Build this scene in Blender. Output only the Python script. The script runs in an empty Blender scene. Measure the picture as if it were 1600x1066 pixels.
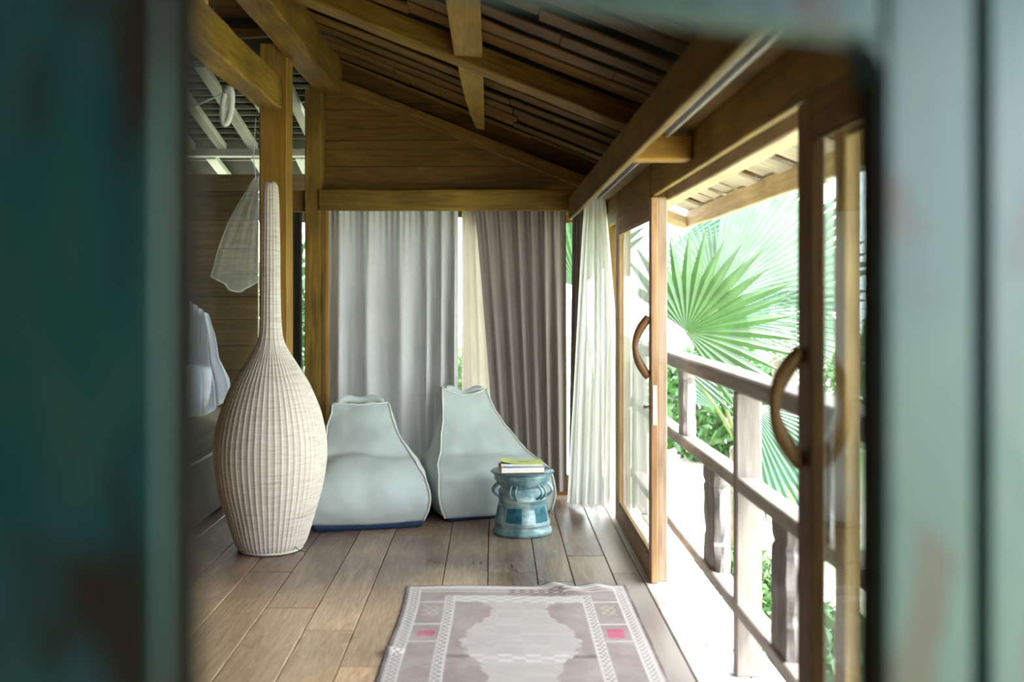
import bpy, bmesh, math, random
from mathutils import Vector, Matrix, noise
random.seed(7)
S = bpy.context.scene
C = S.collection
PI = math.pi

# ------------------------------------------------------------------ camera, world, sun, exposure
F = 1556.0            # focal length in pixels of the 1600 px wide frame
VX, VY = 771.0, 462.0 # vanishing point of the room's depth axis
H = 1.45              # eye height
cd = bpy.data.cameras.new('camera')
cam = bpy.data.objects.new('camera', cd); C.objects.link(cam)
cd.sensor_width = 36.0; cd.lens = 36.0 * F / 1600.0
cam.location = (0, 0, H); cam.rotation_euler = (PI / 2, 0, 0)
cd.shift_x = (800 - VX) / 1600.0
cd.shift_y = -(533 - VY) / 1600.0
cd.clip_start = 0.05; cd.clip_end = 300
cd.dof.use_dof = True; cd.dof.focus_distance = 6.2; cd.dof.aperture_fstop = 1.6
S.camera = cam

W = bpy.data.worlds.new('sky'); S.world = W; W.use_nodes = True
bg = W.node_tree.nodes['Background']
bg.inputs[0].default_value = (0.86, 0.94, 1.0, 1); bg.inputs[1].default_value = 4.0
sd = bpy.data.lights.new('sun', 'SUN'); sd.energy = 6.0; sd.angle = math.radians(12); sd.color = (1, .96, .88)
sun = bpy.data.objects.new('sun', sd); C.objects.link(sun)
sun.rotation_euler = Vector((-.317, .279, -.906)).to_track_quat('-Z', 'Y').to_euler()
S.view_settings.view_transform = 'Standard'; S.view_settings.look = 'None'
S.view_settings.exposure = 1.35; S.view_settings.gamma = 1.0; S.view_settings.use_curve_mapping = False

def P(x, y, Y):
    """world point seen at photo pixel x, y when it stands at depth Y"""
    return Vector(((x - VX) * Y / F, Y, H - (y - VY) * Y / F))

# ------------------------------------------------------------------ materials
def newmat(name):
    m = bpy.data.materials.new(name); m.use_nodes = True
    nt = m.node_tree
    return m, nt, nt.nodes['Principled BSDF'], nt.nodes['Material Output']
def N(nt, t, **kw):
    n = nt.nodes.new(t)
    for k, v in kw.items(): setattr(n, k, v)
    return n
def ramp(nt, stops):
    r = nt.nodes.new('ShaderNodeValToRGB'); e = r.color_ramp.elements
    while len(e) > 1: e.remove(e[-1])
    e[0].position = stops[0][0]; e[0].color = (*stops[0][1], 1)
    for p, c in stops[1:]:
        q = e.new(p); q.color = (*c, 1)
    return r
def mixc(nt, a, b, fac, mode='MIX'):
    m = nt.nodes.new('ShaderNodeMix'); m.data_type = 'RGBA'; m.blend_type = mode
    for sock, v in ((m.inputs[0], fac), (m.inputs[6], a), (m.inputs[7], b)):
        if hasattr(v, 'links'): nt.links.new(v, sock)
        elif isinstance(v, tuple): sock.default_value = (*v, 1)
        else: sock.default_value = v
    return m.outputs[2]
def noise_tex(nt, vec, scale, detail=4, rough=.55, dist=0):
    n = nt.nodes.new('ShaderNodeTexNoise')
    n.inputs['Scale'].default_value = scale; n.inputs['Detail'].default_value = detail
    n.inputs['Roughness'].default_value = rough; n.inputs['Distortion'].default_value = dist
    if vec is not None: nt.links.new(vec, n.inputs['Vector'])
    return n.outputs['Fac']
def bump(nt, bs, h, strength, dist=.01):
    b = nt.nodes.new('ShaderNodeBump'); b.inputs['Strength'].default_value = strength
    b.inputs['Distance'].default_value = dist
    nt.links.new(h, b.inputs['Height']); nt.links.new(b.outputs[0], bs.inputs['Normal'])

_wood = {}
def wood(name, dark, light, axis='x', rough=.6, spec=.3, var=.25, blot=.5, bstr=.35):
    key = (name, axis)
    if key in _wood: return _wood[key]
    m, nt, bs, out = newmat(name + '_' + axis)
    tc = N(nt, 'ShaderNodeTexCoord'); oi = N(nt, 'ShaderNodeObjectInfo')
    add = N(nt, 'ShaderNodeVectorMath', operation='ADD')
    mul = N(nt, 'ShaderNodeVectorMath', operation='MULTIPLY')
    sc = {'x': (1.2, 16, 16), 'y': (16, 1.2, 16), 'z': (16, 16, 1.2)}[axis]
    mul.inputs[1].default_value = sc
    cmb = N(nt, 'ShaderNodeCombineXYZ')
    rm = N(nt, 'ShaderNodeMath', operation='MULTIPLY'); rm.inputs[1].default_value = 37.0
    nt.links.new(oi.outputs['Random'], rm.inputs[0])
    for i in range(3): nt.links.new(rm.outputs[0], cmb.inputs[i])
    nt.links.new(tc.outputs['Object'], add.inputs[0]); nt.links.new(cmb.outputs[0], add.inputs[1])
    nt.links.new(add.outputs[0], mul.inputs[0])
    g = noise_tex(nt, mul.outputs[0], 1.6, 6, .65, 1.2)
    b = noise_tex(nt, add.outputs[0], 2.3, 3, .5)
    r = ramp(nt, [(.3, dark), (.72, light)])
    nt.links.new(g, r.inputs[0])
    rb = ramp(nt, [(.35, (.55, .55, .55)), (.7, (1.15, 1.15, 1.15))]); nt.links.new(b, rb.inputs[0])
    c = mixc(nt, r.outputs[0], rb.outputs[0], blot, 'MULTIPLY')
    mr = N(nt, 'ShaderNodeMapRange'); nt.links.new(oi.outputs['Random'], mr.inputs[0])
    mr.inputs[3].default_value = 1 - var; mr.inputs[4].default_value = 1 + var
    hs = N(nt, 'ShaderNodeHueSaturation'); nt.links.new(c, hs.inputs['Color']); nt.links.new(mr.outputs[0], hs.inputs['Value'])
    nt.links.new(hs.outputs[0], bs.inputs['Base Color'])
    bs.inputs['Roughness'].default_value = rough; bs.inputs['Specular IOR Level'].default_value = spec
    bump(nt, bs, g, bstr, .004)
    _wood[key] = m
    return m
ROOF = ('roof_wood', (.08, .038, .008), (.27, .145, .034))
BEAM = ('beam_wood', (.13, .072, .010), (.34, .20, .034))
POST = ('post_wood', (.34, .17, .022), (.60, .33, .06))
FRAME = ('door_wood', (.26, .135, .06), (.48, .28, .14))
GABLE = ('gable_wood', (.12, .058, .010), (.28, .15, .030))
GREY = ('weathered_wood', (.30, .26, .24), (.62, .58, .55))
EAVE = ('eave_wood', (.42, .30, .18), (.72, .58, .40))
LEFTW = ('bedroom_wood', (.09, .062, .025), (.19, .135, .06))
PALE = ('pale_wood', (.30, .32, .275), (.47, .49, .43))
FLOORW = ('floor_wood', (.20, .145, .115), (.40, .31, .26))
def wd(t, axis, **k):
    if t[0] == 'beam_wood': k.setdefault('blot', .9); k.setdefault('bstr', .6)
    return wood(*t, axis=axis, **k)

def flat(name, col, rough=.6, spec=.3, metal=0, nscale=None, nvar=.15, bstr=0, bscale=200):
    m, nt, bs, out = newmat(name)
    bs.inputs['Roughness'].default_value = rough; bs.inputs['Specular IOR Level'].default_value = spec
    bs.inputs['Metallic'].default_value = metal
    tc = N(nt, 'ShaderNodeTexCoord')
    n = noise_tex(nt, tc.outputs['Object'], nscale or 6, 4)
    r = ramp(nt, [(.3, tuple(c * (1 - nvar) for c in col)), (.7, tuple(min(1, c * (1 + nvar)) for c in col))])
    nt.links.new(n, r.inputs[0]); nt.links.new(r.outputs[0], bs.inputs['Base Color'])
    if bstr:
        n2 = noise_tex(nt, tc.outputs['Object'], bscale, 2); bump(nt, bs, n2, bstr, .002)
    return m
def fabric(name, col, trans=0.0, transp=0.0, weave=220, nvar=.1, bs_=.25):
    m, nt, bs, out = newmat(name)
    nt.nodes.remove(bs)
    tc = N(nt, 'ShaderNodeTexCoord')
    mp = N(nt, 'ShaderNodeMapping'); nt.links.new(tc.outputs['Object'], mp.inputs[0]); mp.inputs['Scale'].default_value = (1, 1, .12)
    n = noise_tex(nt, mp.outputs[0], weave, 2)
    n2 = noise_tex(nt, tc.outputs['Object'], 3, 3)
    r = ramp(nt, [(.3, tuple(c * (1 - nvar) for c in col)), (.7, tuple(min(1, c * (1 + nvar)) for c in col))])
    av = N(nt, 'ShaderNodeMath', operation='ADD'); hv = N(nt, 'ShaderNodeMath', operation='MULTIPLY'); hv.inputs[1].default_value = .5
    nt.links.new(n, av.inputs[0]); nt.links.new(n2, av.inputs[1]); nt.links.new(av.outputs[0], hv.inputs[0])
    nt.links.new(hv.outputs[0], r.inputs[0])
    d = N(nt, 'ShaderNodeBsdfDiffuse'); nt.links.new(r.outputs[0], d.inputs[0])
    bp = N(nt, 'ShaderNodeBump'); bp.inputs['Strength'].default_value = bs_; bp.inputs['Distance'].default_value = .002
    nt.links.new(n, bp.inputs['Height']); nt.links.new(bp.outputs[0], d.inputs['Normal'])
    sh = d.outputs[0]
    if trans:
        t = N(nt, 'ShaderNodeBsdfTranslucent'); nt.links.new(r.outputs[0], t.inputs[0])
        mx = N(nt, 'ShaderNodeMixShader'); mx.inputs[0].default_value = trans
        nt.links.new(sh, mx.inputs[1]); nt.links.new(t.outputs[0], mx.inputs[2]); sh = mx.outputs[0]
    if transp:
        t = N(nt, 'ShaderNodeBsdfTransparent')
        mx = N(nt, 'ShaderNodeMixShader'); mx.inputs[0].default_value = transp
        nt.links.new(sh, mx.inputs[1]); nt.links.new(t.outputs[0], mx.inputs[2]); sh = mx.outputs[0]
    nt.links.new(sh, out.inputs[0])
    return m
def glass_mat():
    m, nt, bs, out = newmat('window_glass'); nt.nodes.remove(bs)
    lw = N(nt, 'ShaderNodeLayerWeight'); lw.inputs[0].default_value = .5
    pw = N(nt, 'ShaderNodeMath', operation='POWER'); pw.inputs[1].default_value = 5; nt.links.new(lw.outputs['Facing'], pw.inputs[0])
    fr = N(nt, 'ShaderNodeMath', operation='MULTIPLY_ADD'); fr.inputs[1].default_value = .96; fr.inputs[2].default_value = .04; nt.links.new(pw.outputs[0], fr.inputs[0])
    t = N(nt, 'ShaderNodeBsdfTransparent'); t.inputs[0].default_value = (.93, .97, .95, 1)
    g = N(nt, 'ShaderNodeBsdfGlossy'); g.inputs['Roughness'].default_value = .02
    mx = N(nt, 'ShaderNodeMixShader'); nt.links.new(fr.outputs[0], mx.inputs[0])
    nt.links.new(t.outputs[0], mx.inputs[1]); nt.links.new(g.outputs[0], mx.inputs[2]); nt.links.new(mx.outputs[0], out.inputs[0])
    return m
GLASS = glass_mat()
M_dark = flat('dark_void', (.02, .017, .013), .9)
M_track = flat('track_metal', (.42, .40, .42), .4, .5, .6)
M_steel = flat('steel', (.7, .7, .72), .3, .5, .9)
M_plate = flat('lock_plate', (.72, .66, .62), .5, .4)
M_cgrey = fabric('grey_linen', (.57, .55, .545), .06)
M_cbrown = fabric('taupe_linen', (.235, .195, .175), .05)
M_cdark = fabric('dark_olive_linen', (.10, .10, .085), .02)
M_cbeige = fabric('beige_lining', (.66, .58, .48), .35)
M_sheer = fabric('sheer_voile', (.93, .93, .90), .5, .12, nvar=.03, bs_=.05)
M_net = fabric('mosquito_net', (.50, .54, .48), .3, .74)
M_net2 = fabric('net_bunch', (.50, .54, .57), .3, .25)
M_white = fabric('white_cotton', (.75, .77, .78), .1)
M_bag = fabric('sage_canvas', (.50, .545, .53), 0, 0, 300, .06)
M_pipe = fabric('pale_piping', (.66, .66, .60), 0, 0, 300, .06)
M_navy = flat('navy_base', (.012, .035, .085), .6, .4, nscale=20)
M_copper = flat('copper', (.45, .20, .10), .35, .5, .7)

# ------------------------------------------------------------------ object helpers
WM = {}
def link(name, me, mat, parent=None, loc=None, smooth=False):
    o = bpy.data.objects.new(name, me)
    if mat is not None and not me.materials: me.materials.append(mat)
    if smooth:
        for p in me.polygons: p.use_smooth = True
    C.objects.link(o)
    mw = Matrix.Translation(loc) if loc is not None else Matrix()
    o.matrix_basis = mw
    WM[o] = mw
    if parent is not None:
        o.parent = parent; o.matrix_parent_inverse = WM[parent].inverted()
    return o
def thing(name, label, cat, loc=(0, 0, 0), group=None, kind=None):
    o = bpy.data.objects.new(name, None); C.objects.link(o); o.empty_display_size = .1
    o.location = loc; WM[o] = Matrix.Translation(loc)
    return tag(o, label, cat, group, kind)
def tag(o, label=None, cat=None, group=None, kind=None):
    if label: o['label'] = label
    if cat: o['category'] = cat
    if group: o['group'] = group
    if kind: o['kind'] = kind
    return o
def mesh_from(verts, faces, name='mesh'):
    me = bpy.data.meshes.new(name); me.from_pydata([tuple(v) for v in verts], [], faces); me.update(); return me
def box_mesh(sx, sy, sz, bev=.004, cuts=0, jit=0, seed=0, axis=None):
    bm = bmesh.new(); bmesh.ops.create_cube(bm, size=1)
    bmesh.ops.scale(bm, vec=(sx, sy, sz), verts=bm.verts)
    if cuts:
        ax = axis if axis is not None else max(range(3), key=lambda i: (sx, sy, sz)[i])
        es = [e for e in bm.edges if abs((e.verts[0].co - e.verts[1].co)[ax]) > 1e-6]
        bmesh.ops.subdivide_edges(bm, edges=es, cuts=cuts, use_grid_fill=True)
    if bev:
        es = [e for e in bm.edges if len(e.link_faces) == 2 and e.calc_face_angle(0) > .5]
        bmesh.ops.bevel(bm, geom=es, offset=bev, segments=1, affect='EDGES', clamp_overlap=True)
    if jit:
        for v in bm.verts:
            d = noise.noise_vector(v.co * 3.1 + Vector((seed * 7.3, seed, 0))) + .5 * noise.noise_vector(v.co * 9 + Vector((seed, 0, 3)))
            v.co += d * jit
    me = bpy.data.meshes.new('mesh'); bm.to_mesh(me); bm.free(); return me
def box(name, x0, x1, y0, y1, z0, z1, mat, parent=None, bev=.004, cuts=0, jit=0, seed=0, axis=None):
    me = box_mesh(x1 - x0, y1 - y0, z1 - z0, bev, cuts, jit, seed, axis)
    return link(name, me, mat, parent, Vector(((x0 + x1) / 2, (y0 + y1) / 2, (z0 + z1) / 2)))
def obox(name, a, b, w, h, mat, parent=None, up=(0, 0, 1), bev=.004, cuts=0, jit=0, seed=0):
    """a bar from a to b; w across, h along up. The mesh runs along its own x axis."""
    a = Vector(a); b = Vector(b); d = b - a; L = d.length; x = d.normalized()
    y = Vector(up).cross(x).normalized(); z = x.cross(y)
    me = box_mesh(L, w, h, bev, cuts, jit, seed, 0)
    R = Matrix((x, y, z)).transposed().to_4x4()
    o = link(name, me, mat, None)
    mw = Matrix.Translation((a + b) / 2) @ R
    o.matrix_basis = mw; WM[o] = mw
    if parent is not None: o.parent = parent; o.matrix_parent_inverse = WM[parent].inverted()
    return o
def tube_data(pts, rad, n=8, flat_=(1, 1), closed=False):
    vs, fs = [], []; m = len(pts); pts = [Vector(p) for p in pts]
    prev = None
    for i, p in enumerate(pts):
        if closed: t = pts[(i + 1) % m] - pts[i - 1]
        else: t = pts[min(i + 1, m - 1)] - pts[max(i - 1, 0)]
        t.normalize()
        if prev is None:
            u = t.orthogonal().normalized()
        else:
            u = (prev - t * prev.dot(t)).normalized()
        prev = u; w = t.cross(u)
        r = rad[i] if hasattr(rad, '__len__') else rad
        for k in range(n):
            a = 2 * PI * k / n
            vs.append(p + (u * math.cos(a) * flat_[0] + w * math.sin(a) * flat_[1]) * r)
    for i in range(m if closed else m - 1):
        j = (i + 1) % m
        for k in range(n):
            fs.append((i * n + k, i * n + (k + 1) % n, j * n + (k + 1) % n, j * n + k))
    if not closed:
        fs.append(tuple(range(n))[::-1]); fs.append(tuple((m - 1) * n + k for k in range(n)))
    return vs, fs
def tube(name, pts, rad, mat, parent=None, n=8, flat_=(1, 1), closed=False, at=None):
    vs, fs = tube_data(pts, rad, n, flat_, closed)
    c = Vector(at) if at is not None else Vector((0, 0, 0))
    me = mesh_from([v - c for v in vs], fs)
    return link(name, me, mat, parent, c, smooth=True)
def lathe_data(prof, n, centre=(0, 0)):
    vs, fs = [], []
    for r, z in prof:
        for k in range(n):
            a = 2 * PI * k / n; vs.append((centre[0] + r * math.cos(a), centre[1] + r * math.sin(a), z))
    for i in range(len(prof) - 1):
        for k in range(n):
            fs.append((i * n + k, i * n + (k + 1) % n, (i + 1) * n + (k + 1) % n, (i + 1) * n + k))
    return vs, fs
def interp(tab, x):
    if x <= tab[0][0]: return tab[0][1]
    for (a, fa), (b, fb) in zip(tab, tab[1:]):
        if x <= b: return fa + (fb - fa) * (x - a) / (b - a)
    return tab[-1][1]
def sinterp(tab, x):
    """smooth (Catmull-Rom) interpolation of a table"""
    n = len(tab)
    if x <= tab[0][0]: return tab[0][1]
    if x >= tab[-1][0]: return tab[-1][1]
    for i in range(n - 1):
        a, b = tab[i], tab[i + 1]
        if x <= b[0]:
            p = tab[max(i - 1, 0)]; q = tab[min(i + 2, n - 1)]
            h = b[0] - a[0]; t = (x - a[0]) / h
            m0 = (b[1] - p[1]) / max(b[0] - p[0], 1e-6) * h; m1 = (q[1] - a[1]) / max(q[0] - a[0], 1e-6) * h
            return (2*t**3-3*t*t+1)*a[1] + (t**3-2*t*t+t)*m0 + (-2*t**3+3*t*t)*b[1] + (t**3-t*t)*m1

# ------------------------------------------------------------------ dimensions
XW = .79        # inner face of the sliding doors
YB = 7.20       # gable wall
def roof(x): return 2.674 - .396 * x      # underside of the roof boards
def gab(x): return 2.574 - .396 * x       # top of the gable boards

# ------------------------------------------------------------------ floor
fl = box('floor', -4.4, .90, -3.2, 8.3, -.14, -.035, M_dark, bev=0); tag(fl, kind='structure')
mf, nt, bs, out = newmat('worn_lit_floorboards')
tc = N(nt, 'ShaderNodeTexCoord'); oi = N(nt, 'ShaderNodeObjectInfo'); geo = N(nt, 'ShaderNodeNewGeometry')
rm = N(nt, 'ShaderNodeMath', operation='MULTIPLY'); rm.inputs[1].default_value = 23; nt.links.new(oi.outputs['Random'], rm.inputs[0])
cb = N(nt, 'ShaderNodeCombineXYZ')
for i in range(3): nt.links.new(rm.outputs[0], cb.inputs[i])
ad = N(nt, 'ShaderNodeVectorMath', operation='ADD'); nt.links.new(tc.outputs['Object'], ad.inputs[0]); nt.links.new(cb.outputs[0], ad.inputs[1])
mu = N(nt, 'ShaderNodeVectorMath', operation='MULTIPLY'); nt.links.new(ad.outputs[0], mu.inputs[0]); mu.inputs[1].default_value = (9, 1.0, 9)
g = noise_tex(nt, mu.outputs[0], 2.0, 7, .6, 1.8)
r = ramp(nt, [(.30, (.085, .052, .042)), (.5, (.175, .12, .097)), (.70, (.30, .215, .175))]); nt.links.new(g, r.inputs[0])
# random worn patches; near-left boards warmed to put light into the colour
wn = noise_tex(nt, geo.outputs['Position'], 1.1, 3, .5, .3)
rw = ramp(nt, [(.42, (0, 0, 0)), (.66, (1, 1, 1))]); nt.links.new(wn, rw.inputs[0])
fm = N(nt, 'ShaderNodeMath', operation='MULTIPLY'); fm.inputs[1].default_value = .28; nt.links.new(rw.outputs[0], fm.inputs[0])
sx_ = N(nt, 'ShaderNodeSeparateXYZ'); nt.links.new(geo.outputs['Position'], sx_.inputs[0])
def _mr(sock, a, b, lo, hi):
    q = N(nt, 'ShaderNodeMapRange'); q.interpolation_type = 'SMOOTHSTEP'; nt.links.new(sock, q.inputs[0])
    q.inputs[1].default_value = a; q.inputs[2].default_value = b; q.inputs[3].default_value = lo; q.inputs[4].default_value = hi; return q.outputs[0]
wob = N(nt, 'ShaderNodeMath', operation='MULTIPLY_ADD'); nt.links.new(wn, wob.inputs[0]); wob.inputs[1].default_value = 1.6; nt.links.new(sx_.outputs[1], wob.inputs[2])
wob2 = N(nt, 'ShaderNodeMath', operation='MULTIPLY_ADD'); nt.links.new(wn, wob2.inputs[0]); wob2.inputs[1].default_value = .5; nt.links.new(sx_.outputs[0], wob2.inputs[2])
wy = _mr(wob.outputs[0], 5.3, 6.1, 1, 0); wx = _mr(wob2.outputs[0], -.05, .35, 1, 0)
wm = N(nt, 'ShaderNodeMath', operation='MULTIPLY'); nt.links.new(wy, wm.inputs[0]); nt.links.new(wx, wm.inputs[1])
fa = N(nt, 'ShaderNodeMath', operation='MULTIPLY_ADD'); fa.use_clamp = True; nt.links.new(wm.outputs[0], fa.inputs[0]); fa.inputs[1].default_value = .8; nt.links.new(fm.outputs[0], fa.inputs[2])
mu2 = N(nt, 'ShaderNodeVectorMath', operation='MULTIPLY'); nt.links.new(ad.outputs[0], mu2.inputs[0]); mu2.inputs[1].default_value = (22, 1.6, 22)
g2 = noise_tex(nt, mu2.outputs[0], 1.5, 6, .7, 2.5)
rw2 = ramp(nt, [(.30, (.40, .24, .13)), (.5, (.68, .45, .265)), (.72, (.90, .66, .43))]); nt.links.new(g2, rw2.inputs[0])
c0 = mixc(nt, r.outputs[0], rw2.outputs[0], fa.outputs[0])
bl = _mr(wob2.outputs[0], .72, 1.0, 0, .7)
c1 = mixc(nt, c0, (.60, .53, .48), bl)  # boards paler towards the doors: bright daylight sheen put into the colour
mr = N(nt, 'ShaderNodeMapRange'); nt.links.new(oi.outputs['Random'], mr.inputs[0]); mr.inputs[3].default_value = .82; mr.inputs[4].default_value = 1.18
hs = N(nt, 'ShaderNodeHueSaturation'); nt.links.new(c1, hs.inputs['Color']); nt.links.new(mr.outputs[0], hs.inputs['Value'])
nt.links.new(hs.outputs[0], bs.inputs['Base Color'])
rr = ramp(nt, [(.3, (.24,) * 3), (.7, (.40,) * 3)]); nt.links.new(wn, rr.inputs[0]); nt.links.new(rr.outputs[0], bs.inputs['Roughness'])
bs.inputs['Specular IOR Level'].default_value = .5
bump(nt, bs, g, .15, .003)
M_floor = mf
rnd = random.Random(3)
x = -4.38; edges = [x]
# board edges read off the photograph near the rug, regular elsewhere
seen = [(604, 863), (700, 860), (763, 860), (833, 860), (883, 860), (945, 870)]
ex = sorted((px - VX) * (F * H / (py - VY)) / F for px, py in seen)
left = []; v = ex[0]
while v > -4.2: v -= rnd.uniform(.20, .27); left.append(v)
edges = sorted(left) + ex + [ex[-1] + .145]
edges[0] = -4.38
for a, b in zip(edges, edges[1:]):
    ys = [-3.18]; y = -3.18 + rnd.uniform(.8, 2.2)
    while y < 7.6: ys.append(y); y += rnd.uniform(1.5, 2.6)
    ys.append(8.28)
    for y0, y1 in zip(ys, ys[1:]):
        dz = rnd.uniform(-.0015, .0015)
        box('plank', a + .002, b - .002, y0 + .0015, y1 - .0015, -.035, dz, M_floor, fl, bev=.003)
# threshold plank and the narrow balcony deck
box('threshold', edges[-1] + .002, .90, 1.0, 7.2, -.035, .004, wd(('threshold_wood', (.46, .41, .38), (.74, .69, .65)), 'y', rough=.45), fl, bev=.004)
dk = box('balcony_deck', .90, 1.16, .6, 7.3, -.16, -.115, wd(GREY, 'y'), None, bev=.004); tag(dk, 'pale weathered deck strip outside the sliding doors', 'deck', kind='structure')
for i, (a, b) in enumerate(((.903, 1.03), (1.034, 1.16))):
    for j, (y0, y1) in enumerate(((.6, 2.9), (2.905, 5.2), (5.205, 7.3))):
        box('deck_board', a, b, y0, y1 - .004, -.115, -.08, wd(('deck_wood', (.38, .34, .31), (.58, .53, .50)), 'y', rough=.55), dk, bev=.004)

# ------------------------------------------------------------------ roof of the veranda room
cl = mesh_from([(-1.25, -3.2, roof(-1.25) + .06), (1.57, -3.2, roof(1.57) + .06), (1.57, 7.35, roof(1.57) + .06), (-1.25, 7.35, roof(-1.25) + .06),
                (-1.25, -3.2, roof(-1.25) + .09), (1.57, -3.2, roof(1.57) + .09), (1.57, 7.35, roof(1.57) + .09), (-1.25, 7.35, roof(-1.25) + .09)],
               [(0, 3, 2, 1), (4, 5, 6, 7), (0, 1, 5, 4), (1, 2, 6, 5), (2, 3, 7, 6), (3, 0, 4, 7)])
ceil = link('ceiling', cl, M_dark); tag(ceil, kind='structure')
rnd = random.Random(11)
sl = Vector((1, 0, -.396)).normalized(); nrm = Vector((.396, 0, 1)).normalized()
y = 2.6
while y < YB + .02:
    w = rnd.uniform(.14, .18); xs = [-1.22]
    xx = -1.22 + rnd.uniform(.5, 1.5)
    while xx < .7: xs.append(xx); xx += rnd.uniform(.7, 1.4)
    xs.append(.88)
    for a, b in zip(xs, xs[1:]):
        dz = rnd.uniform(-.006, .014)
        obox('board', (a, y + w / 2, roof(a) + .02 + dz), (b - .004, y + w / 2, roof(b - .004) + .02 + dz), w, .013,
             wd(ROOF, 'x', var=.3), ceil, up=nrm, bev=.004, cuts=5, jit=.004, seed=rnd.random() * 50)
    y += w + rnd.uniform(.075, .11)
# rafter, the purlin pieces on both sides of it
def sloped(name, x0, x1, y0, y1, zt, zb, mat, seed):
    return obox(name, (x0, (y0 + y1) / 2, roof(x0) - (zt + zb) / 2), (x1, (y0 + y1) / 2, roof(x1) - (zt + zb) / 2), y1 - y0, zb - zt, mat, ceil, up=nrm, bev=.008, cuts=12, jit=.006, seed=seed)
sloped('rafter', -1.2, .86, 5.0, 5.2, -.01, .10, wd(BEAM, 'x'), 3)
sloped('rafter', -1.2, .86, 2.7, 2.9, -.01, .10, wd(BEAM, 'x'), 5)
def purlin(y0, y1, x0, x1, curve):
    n = 12; vs = []; fs = []
    for i in range(n + 1):
        t = i / n; yy = y0 + (y1 - y0) * t
        xl = x0 + curve * t * t; xr = x1 - curve * .15 * t
        for xx, zz in ((xl, roof(xl) + .01), (xr, roof(xr) + .01), (xr, 2.645), (xl, 2.655)):
            vs.append((xx, yy, zz))
    for i in range(n):
        for k in range(4):
            fs.append((i * 4 + k, i * 4 + (k + 1) % 4, i * 4 + 4 + (k + 1) % 4, i * 4 + 4 + k))
    fs += [(3, 2, 1, 0), tuple(n * 4 + k for k in range(4))]
    me = mesh_from(vs, fs)
    link('purlin', me, wd(('purlin_wood', (.22, .125, .02), (.44, .27, .055)), 'y'), ceil)
purlin(5.2, YB - .02, -.185, -.055, .06)
purlin(2.9, 5.0, -.195, -.055, .0)
# upper plate where the veranda roof leaves the main roof
box('plate_beam', -1.27, -1.10, -.3, YB + .05, 2.90, 3.16, wd(BEAM, 'y'), ceil, bev=.01, cuts=20, jit=.006, seed=2)
# main roof over the bed side: two slopes and the hip towards the far end
def slab(name, pts, th, mat, parent):
    vs = [Vector(p) for p in pts]; n = (vs[1] - vs[0]).cross(vs[2] - vs[0]).normalized()
    if n.z < 0: n = -n
    allv = vs + [v + n * th for v in vs]; k = len(vs)
    fs = [tuple(range(k)), tuple(range(2 * k - 1, k - 1, -1))] + [(i, (i + 1) % k, k + (i + 1) % k, k + i) for i in range(k)]
    return link(name, mesh_from(allv, fs), mat, parent)
slab('roof_panel', [(-1.2, -3.2, 3.12), (-2.7, -3.2, 4.3), (-2.7, 6.35, 4.3), (-1.2, 6.35, 3.12)], .05, wd(ROOF, 'y'), ceil)
slab('roof_panel', [(-2.7, -3.2, 4.3), (-4.6, -3.2, 2.8), (-4.6, 6.35, 2.8), (-2.7, 6.35, 4.3)], .05, wd(ROOF, 'y'), ceil)
def hip(y): return 2.824 - .22 * (y - 7.2)
slab('roof_panel', [(-4.6, 6.2, hip(6.2) + .10), (-1.22, 6.2, hip(6.2) + .10), (-1.22, 9.2, hip(9.2) + .10), (-4.6, 9.2, hip(9.2) + .10)], .04, M_dark, ceil)
slab('roof_panel', [(-4.6, 6.30, 2.9), (-1.1, 6.30, 3.1), (-1.1, 6.30, 3.3), (-2.7, 6.30, 4.4), (-4.6, 6.30, 3.1)], .04, wd(ROOF, 'x'), ceil)
for i in range(13):
    xr = -1.44 - .254 * i
    obox('pale_rafter', (xr, 6.6, hip(6.6) + .03), (xr, 8.08, hip(8.08) + .03), .075, .05, wd(PALE, 'x', var=.1), ceil, bev=.004)
for i in range(12):
    yb = 6.7 + .118 * i
    obox('batten', (-4.5, yb, hip(yb) + .075), (-1.3, yb, hip(yb) + .075), .035, .03, wd(('batten_wood', (.12, .125, .095), (.24, .245, .19)), 'x'), ceil, bev=.003)
box('pale_plate', -4.4, -1.36, 8.08, 8.2, 2.585, 2.645, wd(PALE, 'x'), ceil)
for i in range(9):
    xr = -1.62 - .37 * i
    obox('pale_rafter', (xr + .03, 8.2, 2.60), (xr - .03, 9.0, 2.50), .085, .05, wd(PALE, 'x', var=.1), ceil, bev=.004)
for i in range(3):
    box('batten', -4.4, -1.3, 8.36 + i * .22, 8.40 + i * .22, 2.64 - i * .025, 2.67 - i * .025, wd(('batten_wood', (.12, .125, .095), (.24, .245, .19)), 'x'), ceil)

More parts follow.
